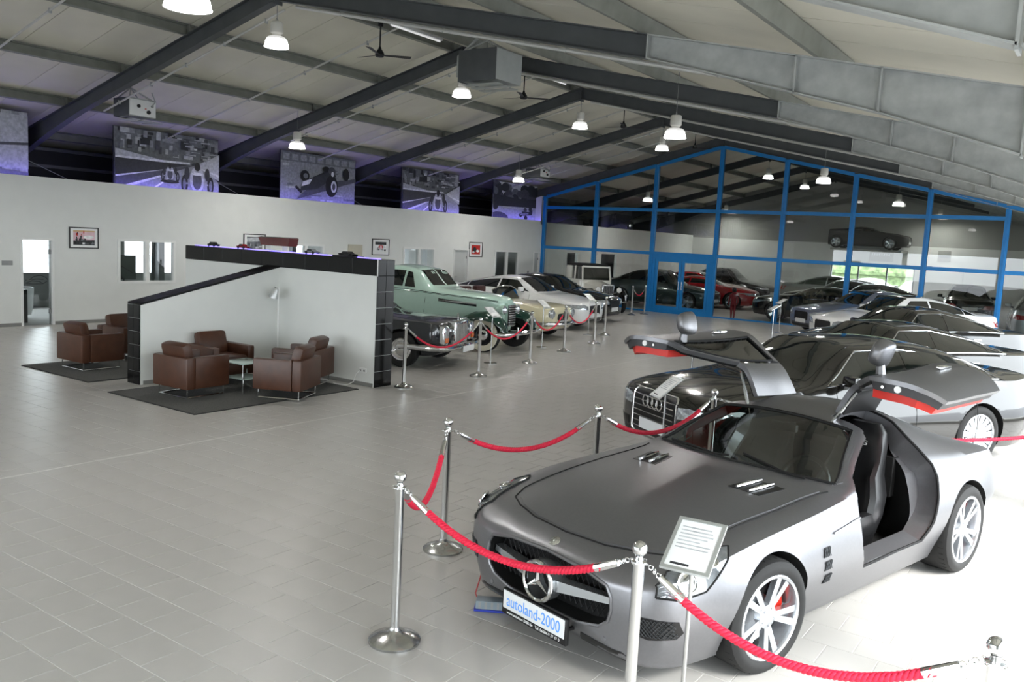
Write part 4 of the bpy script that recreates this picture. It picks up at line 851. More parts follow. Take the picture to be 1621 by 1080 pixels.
def mint():
    t = thing('vintage_coupe', 'mint green 1930s coupe with dark green wings and whitewall tyres', 'car', (-10.33, 15.29, 0), math.radians(187))
    K = [(.42, .5, .16, .20, .8, .22, 1.02, .14, 1.08, 1.1), (.46, .42, .2, .25, .8, .27, 1.05, .18, 1.12, 1.14), (.6, .40, .26, .32, .8, .34, 1.08, .22, 1.16, 1.18), (1.3, .4, .44, .52, .8, .54, 1.13, .36, 1.22, 1.24), (1.95, .38, .60, .68, .8, .68, 1.16, .48, 1.26, 1.28), (2.05, .36, .62, .70, .8, .69, 1.17, .54, 1.29, 1.32),
         (2.45, .34, .66, .74, .8, .72, 1.19, .55, 1.60, 1.66), (3.0, .34, .68, .76, .8, .74, 1.2, .55, 1.66, 1.74), (3.5, .36, .67, .75, .8, .72, 1.18, .52, 1.60, 1.68), (4.1, .4, .62, .70, .78, .66, 1.08, .46, 1.28, 1.34), (4.7, .44, .5, .58, .72, .52, .88, .34, .98, 1.02), (4.95, .5, .34, .4, .66, .36, .72, .22, .78, .8)]
    for i, r in enumerate(K): K[i] = (r[0]-.42,)+r[1:]
    S = Surf(K, .25); o = Matrix.Translation((.42, 0, 0))
    b = link('body', S.mesh('body', [MINT], 50, 4), t); b.location.x = .42
    def pt(poly, name, m, off=.005, par=t, **k):
        x = patch(S, poly, off, .012, **k).build(name, m, par); x.location.x = .42; return x
    pt([(1.66, -1.75), (1.62, -.1), (2.0, -.1), (2.0, -1.7)], 'windscreen', CGLASS); pt([(1.66, 1.75), (2.0, 1.7), (2.0, .1), (1.62, .1)], 'windscreen', CGLASS)
    pt([(3.2, -1.2), (3.2, 1.2), (3.5, 1.1), (3.5, -1.1)], 'rear_window', CGLASS)
    for s in (-1, 1):
        pt([(a, s*q) for a, q in [(2.0, 2.85), (2.28, 2.85), (2.28, 2.12), (2.16, 2.14)]], 'quarter_light', CGLASS); pt([(a, s*q) for a, q in [(2.34, 2.85), (3.05, 2.85), (3.15, 2.5), (3.0, 2.15), (2.34, 2.12)]], 'side_window', CGLASS)
        for v, r in ((2.98, .008), (3.06, .005)): MB().tube([S.S(.1+4.2*k/14, s*v)+S.N(.1+4.2*k/14, s*v)*.004+Vector((.42, 0, 0)) for k in range(15)], r, 5).build('belt_moulding', DGREEN, t)
        pt([(.55, s*3.42), (1.4, s*3.30), (1.4, s*3.48), (.55, s*3.62)], 'bonnet_louvre', M('louvre_black', '15191a', .4, noise=.2, scale=30))
        for k in range(4): MB().tube([S.S(.55+.85*j/4, s*(3.40-.028*k+.05*k))+S.N(.55+.85*j/4, s*3.4)*.008+Vector((.42, 0, 0)) for j in range(5)], .004, 4).build('louvre_bar', CHROME, t)
        MB().tube([S.S(x, s*v)+S.N(x, s*v)*.002+Vector((.42, 0, 0)) for x, v in [(1.72, 2.9), (1.72, 3.5), (1.75, 4.2), (1.78, 5.0)]], .004, 4).build('door_gap', MATT, t)
        MB().tube([S.S(x, s*v)+S.N(x, s*v)*.002+Vector((.42, 0, 0)) for x, v in [(2.95, 2.9), (2.95, 3.5), (2.9, 4.2), (2.8, 5.0)]], .004, 4).build('door_gap', MATT, t)
        c = S.S(2.78, s*3.35)+Vector((.42, 0, 0)); MB().bbox(c.x-.08, c.x+.06, c.y-.025, c.y+.025, c.z-.012, c.z+.012, .008).build('door_handle', CHROME, t)
    # wings: swept shells over the wheels
    def wing(path, ws, hs, name):
        for s in (-1, 1):
            mb = MB(); n = 14; vs = []
            for (x, y, z), w, h in zip(path, ws, hs):
                for k in range(n+1):
                    a = -.25*PI+1.5*PI*k/n if False else PI*k/n; vs.append((x, s*(y+w*math.cos(a)), z+h*math.sin(a)))
            m = len(path); fs = [(i*(n+1)+k, i*(n+1)+k+1, (i+1)*(n+1)+k+1, (i+1)*(n+1)+k) for i in range(m-1) for k in range(n)]
            mb.add(vs, fs); mb.add([vs[k] for k in range(n+1)], [tuple(range(n+1))]); mb.add(vs[-(n+1):], [tuple(range(n+1))]); mb.build(name, DGREEN, t, 60)
    wing([(.10, .66, .42), (.14, .67, .55), (.30, .68, .66), (.55, .68, .70), (.85, .68, .68), (1.15, .67, .58), (1.45, .66, .46), (1.8, .68, .36), (2.2, .70, .31)], [.10, .17, .21, .22, .22, .22, .20, .18, .14], [.06, .12, .17, .18, .17, .14, .10, .05, .02], 'front_wing')
    wing([(3.1, .70, .34), (3.35, .70, .5), (3.6, .69, .64), (3.95, .68, .70), (4.3, .66, .64), (4.6, .62, .5), (4.8, .58, .38)], [.08, .15, .2, .22, .2, .17, .1], [.03, .1, .15, .17, .15, .11, .05], 'rear_wing')
    for s in (-1, 1): MB().bbox(2.0, 3.3, s*.70-.12, s*.70+.12, .29, .33, .012).build('running_board', MATT, t)
    MB().box(.7, 4.6, -.5, .5, .30, .5).build('chassis', MATT, t, None)
    kit = wheel_kit(.37, .22, .16, 'white')
    for x in (.62, 3.95):
        for s in (-1, 1): put_wheel(t, kit, x, s*.68, .37, .12 if x < 1 else 0)
    g = MB().bbox(.34, .46, -.17, .17, .52, 1.04, .03).build('radiator_shell', MINT, t)
    MB().box(.325, .345, -.16, .16, .54, 1.0).build('radiator_core', GRILL, g, None)
    for k in range(9): MB().bbox(.315, .35, -.155, .155, .55+.052*k, .572+.052*k, .006).build('grille_bar', CHROME, g)
    for s in (-1, 1):
        h = MB().lathe([(.0001, -.05), (.07, -.035), (.1, .0), (.1, .04), (.07, .16), (.0001, .24)], 20, (.36, s*.30, .90), 'x').build('headlamp', MINT, t); MB().lathe([(.0001, -.052), (.07, -.037), (.095, -.004)], 20, (.358, s*.30, .90), 'x').build('lens', LAMP, h)
        MB().bbox(-.02, .03, s*.32-.025, s*.32+.025, .3, .56, .012).build('overrider', CHROME, t)
    MB().tube([(.22, -.88, .42), (.06, -.82, .42), (-.0, -.5, .42), (-.01, 0, .42), (-.0, .5, .42), (.06, .82, .42), (.22, .88, .42)], .045, 10).build('bumper', CHROME, t)
    MB().tube([(-.0, -.3, .42), (.5, -.3, .40)], .02).tube([(-.0, .3, .42), (.5, .3, .40)], .02).build('bumper_bracket', CHROME, t)
mint()
def tourer():
    t = thing('vintage_car', 'small white 1930s car with upright windscreen beside the glass wall', 'car', (-14.42, 26.72, 0), math.radians(145))
    iv = paint('ivory', 'cfcfc6', .35)
    # faces local -x
    MB().add([(.35, -.2, .5), (.35, .2, .5), (1.35, .5, .5), (1.35, -.5, .5), (.35, -.2, .9), (.35, .2, .9), (1.35, .5, 1.0), (1.35, -.5, 1.0), (.35, -.08, .99), (.35, .08, .99), (1.35, .2, 1.1), (1.35, -.2, 1.1)], [(0, 3, 7, 4), (1, 5, 6, 2), (4, 7, 11, 8), (5, 9, 10, 6), (8, 11, 10, 9), (0, 4, 8, 9, 5, 1), (2, 6, 10, 11, 7, 3), (0, 1, 2, 3)]).build('bonnet', iv, t)
    MB().bbox(1.3, 2.9, -.60, .60, .42, 1.12, .06).build('body', iv, t)
    for p in ([(1.32, -.56, 1.1), (1.42, -.54, 1.6)], [(1.32, .56, 1.1), (1.42, .54, 1.6)], [(2.0, -.57, 1.1), (2.0, -.55, 1.6)], [(2.0, .57, 1.1), (2.0, .55, 1.6)]): MB().tube(p, .035, 8).build('pillar', iv, t)
    MB().bbox(2.35, 2.9, -.57, .57, 1.1, 1.6, .08).build('rear_quarter', iv, t); MB().bbox(1.46, 2.9, -.54, .54, 1.57, 1.69, .055).build('roof', M('black_cloth', '151515', .8, noise=.1), t)
    MB().box(1.34, 1.44, -.53, .53, 1.56, 1.62).build('windscreen_header', iv, t, None); MB().add([(1.34, -.53, 1.12), (1.34, .53, 1.12), (1.42, .53, 1.57), (1.42, -.53, 1.57)], [(0, 1, 2, 3)]).build('windscreen', CGLASS, t, None)
    for s in (-1, 1): MB().box(1.45, 2.34, s*.52-.004, s*.52+.004, 1.12, 1.56).build('side_window', CGLASS, t, None)
    g = MB().bbox(.30, .38, -.24, .24, .48, 1.02, .05).build('radiator_shell', CHROME_B, t); MB().box(.29, .302, -.2, .2, .52, .97).build('radiator_core', GRILL, g, None)
    for k in range(6): MB().box(.284, .292, -.17+.066*k, -.164+.066*k, .52, .97).build('grille_bar', CHROME, g, None)
    for s in (-1, 1):
        h = MB().lathe([(.0001, -.05), (.07, -.035), (.1, 0), (.1, .03), (.05, .13), (.0001, .16)], 18, (.28, s*.42, .82), 'x').build('headlamp', CHROME, t)
        MB().lathe([(.0001, -.053), (.07, -.038), (.095, -.004)], 18, (.278, s*.42, .82), 'x').build('lens', WHITEP, h); MB().tube([(.3, s*.2, .7), (.32, s*.42, .74)], .014).build('lamp_bracket', CHROME, t)
        MB().tube([(.15, s*.62, .45), (.2, s*.62, .6), (.4, s*.62, .74), (.7, s*.62, .72), (1.0, s*.62, .55), (1.3, s*.62, .36), (2.1, s*.62, .32)], [.05, .1, .12, .12, .1, .07, .06], 10).build('front_wing', BLK, t)
        MB().tube([(2.15, s*.64, .4), (2.3, s*.64, .62), (2.6, s*.64, .72), (2.9, s*.64, .62), (3.05, s*.64, .42)], [.06, .1, .12, .1, .06], 10).build('rear_wing', BLK, t)
    kit = wheel_kit(.33, .2, .13, 'classic')
    for x in (.45, 2.62):
        for s in (-1, 1): put_wheel(t, kit, x, s*.62, .33)
    MB().tube([(.05, -.6, .42), (.0, 0, .42), (.05, .6, .42)], .03).tube([(0, -.25, .42), (.5, -.25, .42)], .02).tube([(0, .25, .42), (.5, .25, .42)], .02).build('bumper', CHROME, t)
tourer()
# ---- hall beyond the glass
far = dict(nx=26, sub=2, plate=True)
coupe4('suv_car', 'grey-green saloon behind the glass door', GREEN_GR, (-12.9, 32.6), 184, 1.55, False, None, **far)
coupe4('sports_car', 'red sports car behind the right leaf of the glass door', RED, (-12.2, 35.4), 190, 1.30, False, None, **far)
coupe4('saloon_car', 'red saloon half hidden behind the red sports car', RED, (-13.6, 38.0), 186, 1.42, False, None, **far)
coupe4('limousine', 'dark old limousine with chrome bumper, far behind the glass', BLK, (-13.9, 42.4), 181, 1.6, False, CHROME, **far)
coupe4('coupe_car', 'black coupe just behind the glass left of the grey-blue saloon', BLK, (-10.9, 31.5), 8, 1.32, False, None, **far)
coupe4('saloon_car', 'black hatchback with bright reflections behind the grey-blue saloon', BLK, (-9.9, 34.2), 10, 1.46, False, None, **far)
coupe4('saloon_car', 'grey saloon farthest back left of the shop window', paint('dull_grey', '6b6e6d', .35, .4), (-8.5, 42.9), 180, 1.5, False, None, **far)
coupe4('saloon_car', 'black saloon below the far shop window', BLK, (-11.6, 37.0), 8, 1.46, False, None, **far)
coupe4('saloon_car', 'silver saloon below the far shop window', SILV, (-12.0, 39.7), 6, 1.46, False, None, **far)
coupe4('suv_car', 'black estate with red tail lamps by the far white door', BLK, (-5.2, 41.2), -80, 1.6, False, None, **far)
coupe4('hatchback', 'pale grey hatchback with red tail lamp at the right end of the glass wall', SILV, (-2.2, 36.4), -83, 1.52, False, None, **far)
coupe4('saloon_car', 'black saloon seen over the pale grey hatchback', BLK, (-1.6, 42.6), -85, 1.5, False, None, **far)
coupe4('coupe_car', 'black coupe mounted high on the far gable wall', M('paint_dull_black', '030303', .6, noise=.2), (-8.0, BACK-.96), 180, 1.25, False, None, z=2.86, L=4.2, win=dict(xc=1.3, xf=1.9, xr=2.6, xd=3.5, xb=2.4), scale=.84, lamps=[], **far)
tag(MB().box(-11.4, -8.2, BACK-1.7, BACK, 2.76, 2.855).build('car_ledge', GREYW, None, None), 'grey ledge carrying the black coupe on the far wall', 'ledge')
for i, (x, pm, c) in enumerate(((-14.2, BLK, 'black'), (-11.7, WHT, 'white'), (-9.2, DKG, 'dark grey'), (-6.7, SILV, 'pale silver'))):
    coupe4('parked_car', '%s car parked outside the far shop window' % c, pm, (x, 50.2), 86, 1.45, False, None, z=-.14, nx=26, sub=2, plate=False)
# ================================================================ THE SILVER GULLWING
def solid(S, poly, o1, o2, du=.09, dv=.2):
    """closed slab following the skin between two offsets"""
    vs, fs, b = cdt(poly, du, dv); P = [S.S(*v) for v in vs]; N = [S.N(*v) for v in vs]; n = len(P); mb = MB()
    mb.v = [tuple(p+q*o1) for p, q in zip(P, N)]+[tuple(p+q*o2) for p, q in zip(P, N)]
    mb.f = [tuple(f) for f in fs]+[tuple(i+n for i in f[::-1]) for f in fs]+[(a, a+n, b_+n, b_) for a, b_ in b]; mb.mi = [0]*len(mb.f); return mb
def gullwing():
    K = [(0.06, .30, .34, .40, .45, .38, .55, .22, .575, .58), (0.085, .22, .52, .60, .45, .56, .585, .35, .615, .62), (0.13, .17, .64, .73, .45, .69, .61, .42, .645, .65), (0.22, .14, .74, .83, .45, .79, .645, .48, .685, .69),
         (0.38, .13, .80, .895, .46, .85, .69, .52, .725, .735), (0.60, .13, .83, .945, .48, .87, .74, .54, .765, .785), (0.95, .13, .84, .968, .50, .88, .785, .56, .81, .83), (1.40, .13, .84, .955, .50, .875, .815, .60, .845, .87),
         (1.80, .13, .84, .94, .50, .855, .84, .66, .872, .90), (1.95, .13, .84, .935, .50, .845, .85, .745, .885, .93), (2.25, .13, .84, .93, .50, .835, .86, .66, 1.03, 1.095), (2.60, .13, .84, .93, .51, .83, .87, .56, 1.16, 1.22),
         (2.90, .13, .84, .935, .51, .835, .885, .53, 1.19, 1.26), (3.20, .13, .84, .95, .52, .85, .90, .52, 1.15, 1.235), (3.63, .14, .85, .97, .53, .87, .905, .52, 1.04, 1.13), (4.00, .16, .84, .955, .55, .86, .89, .52, .95, 1.01),
         (4.35, .20, .78, .89, .57, .80, .855, .50, .88, .90), (4.55, .26, .68, .78, .57, .70, .80, .44, .825, .84), (4.638, .34, .54, .62, .56, .56, .70, .36, .73, .74)]
    S = Surf(K, .55)
    PNT = M('paint_matt_silver', '7e7e81', .36, .78, noise=.03, scale=60, coat=0.); SEAT = M('black_leather', '19191a', .33, noise=.2, scale=30, bump=.08); REDL = M('red_leather', 'c0281e', .45, noise=.06, scale=20)
    t = thing('sports_car', 'matt silver gullwing sports car with both doors raised', 'sports car', (-2.545, 4.02, 0), 1.3299); t.scale = (1.013,)*3
    me = S.mesh('body', [PNT, MATT], 84, 5); bv = BVHTree.FromPolygons([v.co for v in me.vertices], [p.vertices for p in me.polygons])
    cuts = []
    for x, R in ((.95, .334), (3.63, .343)):
        for s in (-1, 1): cuts.append(MB().cyl((x, .64 if s > 0 else -1.2, R+.008), R+.034, .56, 48, 'y').mesh('cut', [MATT]))
    mouth = [(-.44, .325), (-.28, .29), (0, .283), (.28, .29), (.44, .325), (.495, .37), (.515, .44), (.51, .51), (.475, .565), (.3, .60), (0, .612), (-.3, .60), (-.475, .565), (-.51, .51), (-.515, .44), (-.495, .37)]
    cuts.append(MB().prism(mouth, 'x', -.3, .20).mesh('cut', [MATT]))
    ck = [(1.60, .30, .60, .66, .5, .64, .74, .5, .78, .80), (1.75, .26, .66, .72, .5, .70, .78, .56, .81, .83), (1.95, .25, .68, .74, .5, .74, .82, .62, .84, .87), (2.25, .25, .70, .80, .5, .755, .83, .58, .98, 1.03), (2.60, .25, .70, .80, .5, .755, .84, .50, 1.10, 1.16),
          (2.92, .25, .70, .80, .5, .755, .85, .48, 1.13, 1.20), (3.06, .25, .66, .76, .5, .72, .86, .46, 1.11, 1.185), (3.13, .28, .5, .55, .5, .55, .84, .45, 1.09, 1.16), (3.35, .45, .48, .52, .6, .5, .82, .43, 1.03, 1.10)]
    x0 = ck[0][0]; cab = Surf([(k[0]-x0,)+k[1:] for k in ck], .3).mesh('cut', [MATT], 16, 2)
    for v in cab.vertices: v.co.x += x0
    cuts.append(cab)
    scr = [(1.97, -1.9), (1.88, -1.0), (1.84, 0), (1.88, 1.0), (1.97, 1.9), (2.50, 1.82), (2.49, 0), (2.50, -1.82)]
    rear = [(3.30, -1.5), (3.26, 0), (3.30, 1.5), (3.98, 1.5), (4.02, 0), (3.98, -1.5)]
    cuts.append(solid(S, scr, .06, -.10).mesh('cut', [BLACK]))
    op = [(2.62, 1.0), (2.60, 1.9), (2.56, 2.16), (2.30, 2.20), (2.12, 2.30), (2.03, 2.95), (2.0, 3.4), (2.0, 3.95), (2.08, 4.42), (2.95, 4.42), (3.05, 4.1), (3.14, 3.6), (3.18, 3.25), (3.15, 2.9), (3.14, 2.4), (3.17, 1.9), (3.20, 1.0)]
    for s in (-1, 1): cuts.append(solid(S, [(a, s*b) for a, b in op], .07, -.17).mesh('cut', [PNT]))
    link('body', boolean(me, cuts), t)
    WG = glass('tinted_screen', (.62, .74, .70), 0, tint=.25)
    patch(S, scr, .001, 0).build('windscreen', WG, t)
    bd = [S.S(*p)+S.N(*p)*.002 for p in cdt(scr, .05, .1)[0][:1]]
    def loop(poly, r, name, m, par=t, off=.002, n=8, close=True, S=S):
        pts = []
        for i in range(len(poly)-(0 if close else 1)):
            a, b = poly[i], poly[(i+1) % len(poly)]
            for k in range(n): u, v = a[0]+(b[0]-a[0])*k/n, a[1]+(b[1]-a[1])*k/n; pts.append(S.S(u, v)+S.N(u, v)*off)
        pts.append(S.S(*(poly[0] if close else poly[-1]))+S.N(*(poly[0] if close else poly[-1]))*off)
        return MB().tube(pts, r, 6).build(name, m, par)
    loop(scr, .012, 'windscreen_seal', MATT)
    for s in (-1, 1):
        loop([(a, s*b) for a, b in op], .009, 'door_seal', MATT, off=-.012)
        patch(S, [(1.95, s*1.88), (2.02, s*2.05), (2.5, s*2.05), (2.52, s*1.86)], .003, .006).build('screen_pillar', PNT, t)
    patch(S, rear, .004, .01).build('rear_window', CGLASS, t)
    # bonnet gap, creases, vents
    loop([(1.84, -2.32), (1.3, -2.42), (.8, -2.42), (.50, -2.42), (.37, -2.3), (.30, -1.95), (.245, -1.1), (.225, 0), (.245, 1.1), (.30, 1.95), (.37, 2.3), (.50, 2.42), (.8, 2.42), (1.3, 2.42), (1.84, 2.32)], .0055, 'bonnet_gap', MATT, off=.0, close=False)
    patch(S, [(.50, -2.34), (.385, -2.2), (.315, -1.85), (.26, -1.0), (.24, 0), (.26, 1.0), (.315, 1.85), (.385, 2.2), (.50, 2.34), (.8, 2.34), (1.3, 2.34), (1.80, 2.22), (1.77, 1.2), (1.75, 0), (1.77, -1.2), (1.80, -2.22), (1.3, -2.34), (.8, -2.34)], .004, .01, .08, .2).build('bonnet', PNT, t)
    for s in (-1, 1):
        vent = [(1.38, s*.30), (1.62, s*.34), (1.64, s*.56), (1.40, s*.52)]; vent = vent if s > 0 else vent[::-1]
        o = decal(bv, vent, 't', .007, .012, .05).build('bonnet_vent', GRILL, t)
        for k in range(2):
            y = s*(.36+.09*k); p = [bv.ray_cast(Vector((x, y+s*(x-1.4)*.12, 3)), Vector((0, 0, -1)))[0] for x in (1.39, 1.5, 1.63)]
            MB().tube([q+Vector((0, 0, .016)) for q in p], [.010, .016, .006], 8).build('vent_fin', CHROME, o)
        loop([(.5, s*1.55), (1.0, s*1.72), (1.7, s*1.85)], .0035, 'bonnet_crease', PNT, off=.0, close=False)
        lampy = [(.15, s*3.3), (.165, s*2.95), (.26, s*2.68), (.62, s*2.68), (.67, s*2.78), (.57, s*3.04), (.38, s*3.42), (.22, s*3.42)]
        h = patch(S, lampy, .005, .015, .05, .12).build('headlamp', M('headlamp_glass', '8b9095', .06, .6, noise=.4, scale=18, coat=1.), t); loop(lampy, .006, 'lamp_seal', MATT, h, .004)
        for u, v, r in ((.29, 3.08, .055), (.47, 2.92, .04)):
            c = S.S(u, s*v); n = S.N(u, s*v); m = MB().torus((0, 0, .01), r, .007, 'z', 20, 6).lathe([(.0001, .016), (r*.6, .012), (r, .004)], 18); q = Vector((0, 0, 1)).rotation_difference(n).to_matrix().to_4x4(); m.xf(Matrix.Translation(c) @ q); m.build('projector', CHROME, h)
        duct = [(s*.66, .35), (s*.72, .335), (s*.82, .35), (s*.845, .39), (s*.84, .455), (s*.67, .46), (s*.65, .42)]; duct = duct if s > 0 else duct[::-1]
        d = decal(bv, duct, 'f', .004, .02, .04).build('brake_duct', GRILL, t); MESHM = M('mesh_grey', '3c3e40', .4, .5, noise=.1)
        for k in range(12):
            for sg in (-1, 1):
                pts = []
                for j in range(7):
                    y = .655+.017*k+sg*(j-3)*.011; z = .352+.0165*j
                    if .665 < y < .832:
                        hh = bv.ray_cast(Vector((-3, s*y, z)), Vector((1, 0, 0)))[0]
                        if hh: pts.append(hh+Vector((-.009, 0, 0)))
                if len(pts) > 1: MB().tube(pts, .0022, 4).build('duct_mesh', MESHM, d)
        slot = [(s*.27, .150), (s*.60, .165), (s*.64, .19), (s*.58, .222), (s*.30, .235)]; slot = slot if s > 0 else slot[::-1]; decal(bv, slot, 'f', .004, .02, .04).build('lower_intake', GRILL, t)
        p = bv.ray_cast(Vector((-3, s*.47, .262)), Vector((1, 0, 0)))[0]; MB().cyl((p.x-.006, s*.47, .262), .014, .01, 12, 'x').build('parking_sensor', PNT, t)
        for k, (xx, zz) in enumerate(((1.51, .60), (1.53, .515), (1.55, .425))):
            v = [(xx-.04, zz-.028), (xx+.032, zz-.028), (xx+.045, zz+.03), (xx-.03, zz+.03)]; o = decal(bv, v, 'l' if s < 0 else 'R', .004, .01, .03).build('wing_vent', GRILL, t)
            for j in range(4):
                for sg in (-1, 1):
                    a = Vector((xx-.035+.02*j, s*2, zz-.026 if sg > 0 else zz+.027)); b = Vector((xx-.015+.02*j, s*2, zz+.027 if sg > 0 else zz-.026))
                    pa, pb = [bv.ray_cast(q, Vector((0, -s, 0)))[0] for q in (a, b)]
                    MB().tube([pa+Vector((0, s*.007, 0)), pb+Vector((0, s*.007, 0))], .0025, 4).build('vent_mesh', MESHM, o)
        loop([(1.62, s*3.45), (2.0, s*3.42)], .006, 'wing_fin', PNT, off=.004, close=False)
    # grille: mesh, wing bar and star
    g = MB()
    for k in range(34):
        for sg in (-1, 1):
            y = -.72+.044*k; a = (y, .285) ; b = (y+sg*.19, .605); pts = []
            for j in range(9):
                yy, zz = a[0]+(b[0]-a[0])*j/8, a[1]+(b[1]-a[1])*j/8
                if abs(yy) < .495-.25*abs(zz-.445) and .30 < zz < .59: pts.append((.17, yy, zz))
            if len(pts) > 1: g.tube(pts, .0035, 4)
    gm = g.build('grille_mesh', M('mesh_black', '1d1e20', .35, .3, noise=.1), t)
    lo = mouth; pts = [bv.ray_cast(Vector((-3, y, z)), Vector((1, 0, 0)))[0] for i in range(len(lo)) for y, z in [(lo[i][0]+(lo[(i+1) % len(lo)][0]-lo[i][0])*k/4, lo[i][1]+(lo[(i+1) % len(lo)][1]-lo[i][1])*k/4) for k in range(4)]]
    pts = [p for p in pts if p]; MB().tube(pts+pts[:1], .010, 6).build('grille_surround', PNT, t)
    SV = M('satin_silver', 'b9bdc0', .25, .85, noise=.03)
    for s in (-1, 1):
        b = MB(); b.add([(.04, s*.11, .475), (.04, s*.11, .41), (.115, s*.495, .45), (.115, s*.495, .485), (.12, s*.11, .475), (.12, s*.11, .41), (.17, s*.495, .45), (.17, s*.495, .485)], [(0, 1, 2, 3), (4, 7, 6, 5), (0, 4, 5, 1), (3, 2, 6, 7), (0, 3, 7, 4), (1, 5, 6, 2)]); b.build('grille_bar', SV, t)
    st = MB().torus((.015, 0, .44), .112, .014, 'x', 40, 10)
    for k in range(3):
        a = PI/2+2*PI*k/3; m = MB().add([(-.002, 0, .0), (.012, -.017, .012), (.012, .017, .012), (.012, 0, .105), (.018, 0, 0)], [(0, 1, 3), (0, 3, 2), (0, 2, 4), (0, 4, 1), (4, 2, 3), (4, 3, 1)])
        m.xf(Matrix.Translation((0, 0, .44)) @ Matrix.Rotation(a-PI/2, 4, 'X')); st.add(m.v, m.f)
    st.build('emblem_star', CHROME, t); MB().lathe([(.118, .02), (.122, .09), (.10, .15)], 32, (0, 0, .44), 'x').build('emblem_collar', SV, t)
    c = S.S(.135, 0); m = MB().lathe([(.0001, .008), (.028, .006), (.036, 0)], 20); m.xf(Matrix.Translation(c) @ Matrix.Rotation(-.62, 4, 'Y')); m.build('bonnet_badge', CHROME, t)
    m = MB().torus((0, 0, .009), .02, .002, 'z', 16, 4)
    # number plate
    x = .0
    pl = MB().bbox(x-.006, x+.02, -.27, .27, .158, .312, .004).build('plate_holder', BLACK, t)
    MB().bbox(x-.010, x-.005, -.258, .258, .196, .306, .003).build('number_plate', PLATE, pl)
    lettering('plate_text', 'autoland-2000', .098, M('plate_blue', '5a97e6', .5, noise=.03), pl, frame_m((x-.0108, 0, .249), (0, -1, 0), (0, 0, 1)), .80)
    lettering('plate_footer', 'www.autoland-2000.de   Tel. 06584-9 37 47 0', .024, WHITEP, pl, frame_m((x-.0068, 0, .176), (0, -1, 0), (0, 0, 1)), 1.0)
    MB().tube([(x, -.24, .235), (.14, -.24, .235)], .012).tube([(x, .24, .235), (.14, .24, .235)], .012).build('plate_bracket', BLACK, t)
    # wheels
    kf = wheel_kit(.334, .246, .255, 'twin5'); kr = wheel_kit(.343, .258, .285, 'twin5')
    for s in (-1, 1):
        put_wheel(t, kf, .95, s*(.955-.128), .334, -.10, CAL_R, None, .15); put_wheel(t, kr, 3.63, s*(.962-.143), .343, 0, CAL_R, None, .5)
    # interior
    MB().bbox(1.66, 2.12, -.66, .66, .62, .84, .05).build('dashboard', BLACK, t)
    MB().bbox(2.0, 3.0, -.13, .13, .27, .52, .03).build('centre_console', SEAT, t); MB().box(1.75, 3.3, -.70, .70, .245, .285).build('cabin_floor', MATT, t, None)
    sw = MB().torus((0, 0, 0), .18, .016, 'x', 28, 8).cyl((-.02, 0, 0), .06, .03, 16, 'x').box(-.008, .008, -.17, .17, -.02, .02).box(-.008, .008, -.02, .02, -.17, 0); sw.xf(Matrix.Translation((2.22, -.36, .78)) @ Matrix.Rotation(.35, 4, 'Y')); sw.build('steering_wheel', SEAT, t)
    MB().tube([(2.22, -.36, .78), (2.0, -.36, .72)], .03).build('steering_column', BLACK, t)
    for s in (-1, 1):
        y = s*.38; st_ = MB(); st_.bbox(2.30, 2.86, y-.24, y+.24, .29, .46, .05); st_.bbox(2.34, 2.84, y-.26, y-.17, .36, .54, .04); st_.bbox(2.34, 2.84, y+.17, y+.26, .36, .54, .04)
        rows = [(0, .25, .09), (.12, .27, .10), (.26, .265, .10), (.40, .215, .085), (.50, .20, .08), (.60, .19, .075), (.70, .165, .065), (.76, .11, .04)]; vs = []; n = 16
        for h, w, d in rows:
            for k in range(n):
                a = 2*PI*k/n; cx, sx_ = math.cos(a), math.sin(a); e = .6
                vs.append((2.80+h*.30+d*math.copysign(abs(cx)**e, cx)+(.05 if abs(sx_) > .7 and h < .5 and cx < .3 else 0)*-1, y+w*math.copysign(abs(sx_)**e, sx_), .38+h))
        fs = [(i*n+k, i*n+(k+1) % n, (i+1)*n+(k+1) % n, (i+1)*n+k) for i in range(len(rows)-1) for k in range(n)]+[tuple(range(n)), tuple(range((len(rows)-1)*n, len(rows)*n))]
        st_.add(vs, fs); se = st_.build('seat', SEAT, t)
        if s < 0: lettering('seat_print', 'AMG', .05, WHITEP, se, frame_m((2.80+.62*.30-.078, y, 1.0), (0, -1, 0), (-.28*-1, 0, .96)), 1.5)
    MB().box(3.05, 3.3, -.6, .6, .6, .9).build('parcel_shelf', MATT, t, None)
    MB().tube([(2.49, -.2, 1.165), (2.47, -.02, 1.12)], .008).bbox(2.45, 2.49, -.13, .09, 1.06, 1.12, .015).build('rear_view_mirror', BLACK, t)
    for y0, y1 in ((-.55, -.02), (.05, .62)):
        pts = [bv.ray_cast(Vector((1.86+.13*abs(k/8-.2), y0+(y1-y0)*k/8, 3)), Vector((0, 0, -1)))[0]+Vector((0, 0, .012)) for k in range(9)]; MB().tube(pts, .008, 6).build('wiper', MATT, t)
    # doors: outer skin, red trim, glass, mirror, handle, swung up about the roof hinge
    for s in (-1, 1):
        hy, hz = s*S.S(2.8, 1.0).y, S.S(2.8, 1.0).z; PHI = math.radians(DOORDEG[0] if s > 0 else DOORDEG[1])
        R4 = Matrix.Translation((0, hy, hz)) @ Matrix.Rotation(PHI*s, 4, 'X') @ Matrix.Translation((0, -hy, -hz))
        sg = lambda P: [(a, s*b) for a, b in P]
        lower = [(2.065, 2.93), (2.02, 3.4), (2.02, 3.95), (2.10, 4.38), (2.94, 4.38), (3.04, 4.07), (3.125, 3.6), (3.165, 3.25), (3.14, 2.93)]
        upper = [(2.63, 1.03), (2.61, 1.9), (2.58, 2.13), (3.14, 2.13), (3.155, 1.9), (3.185, 1.03)]
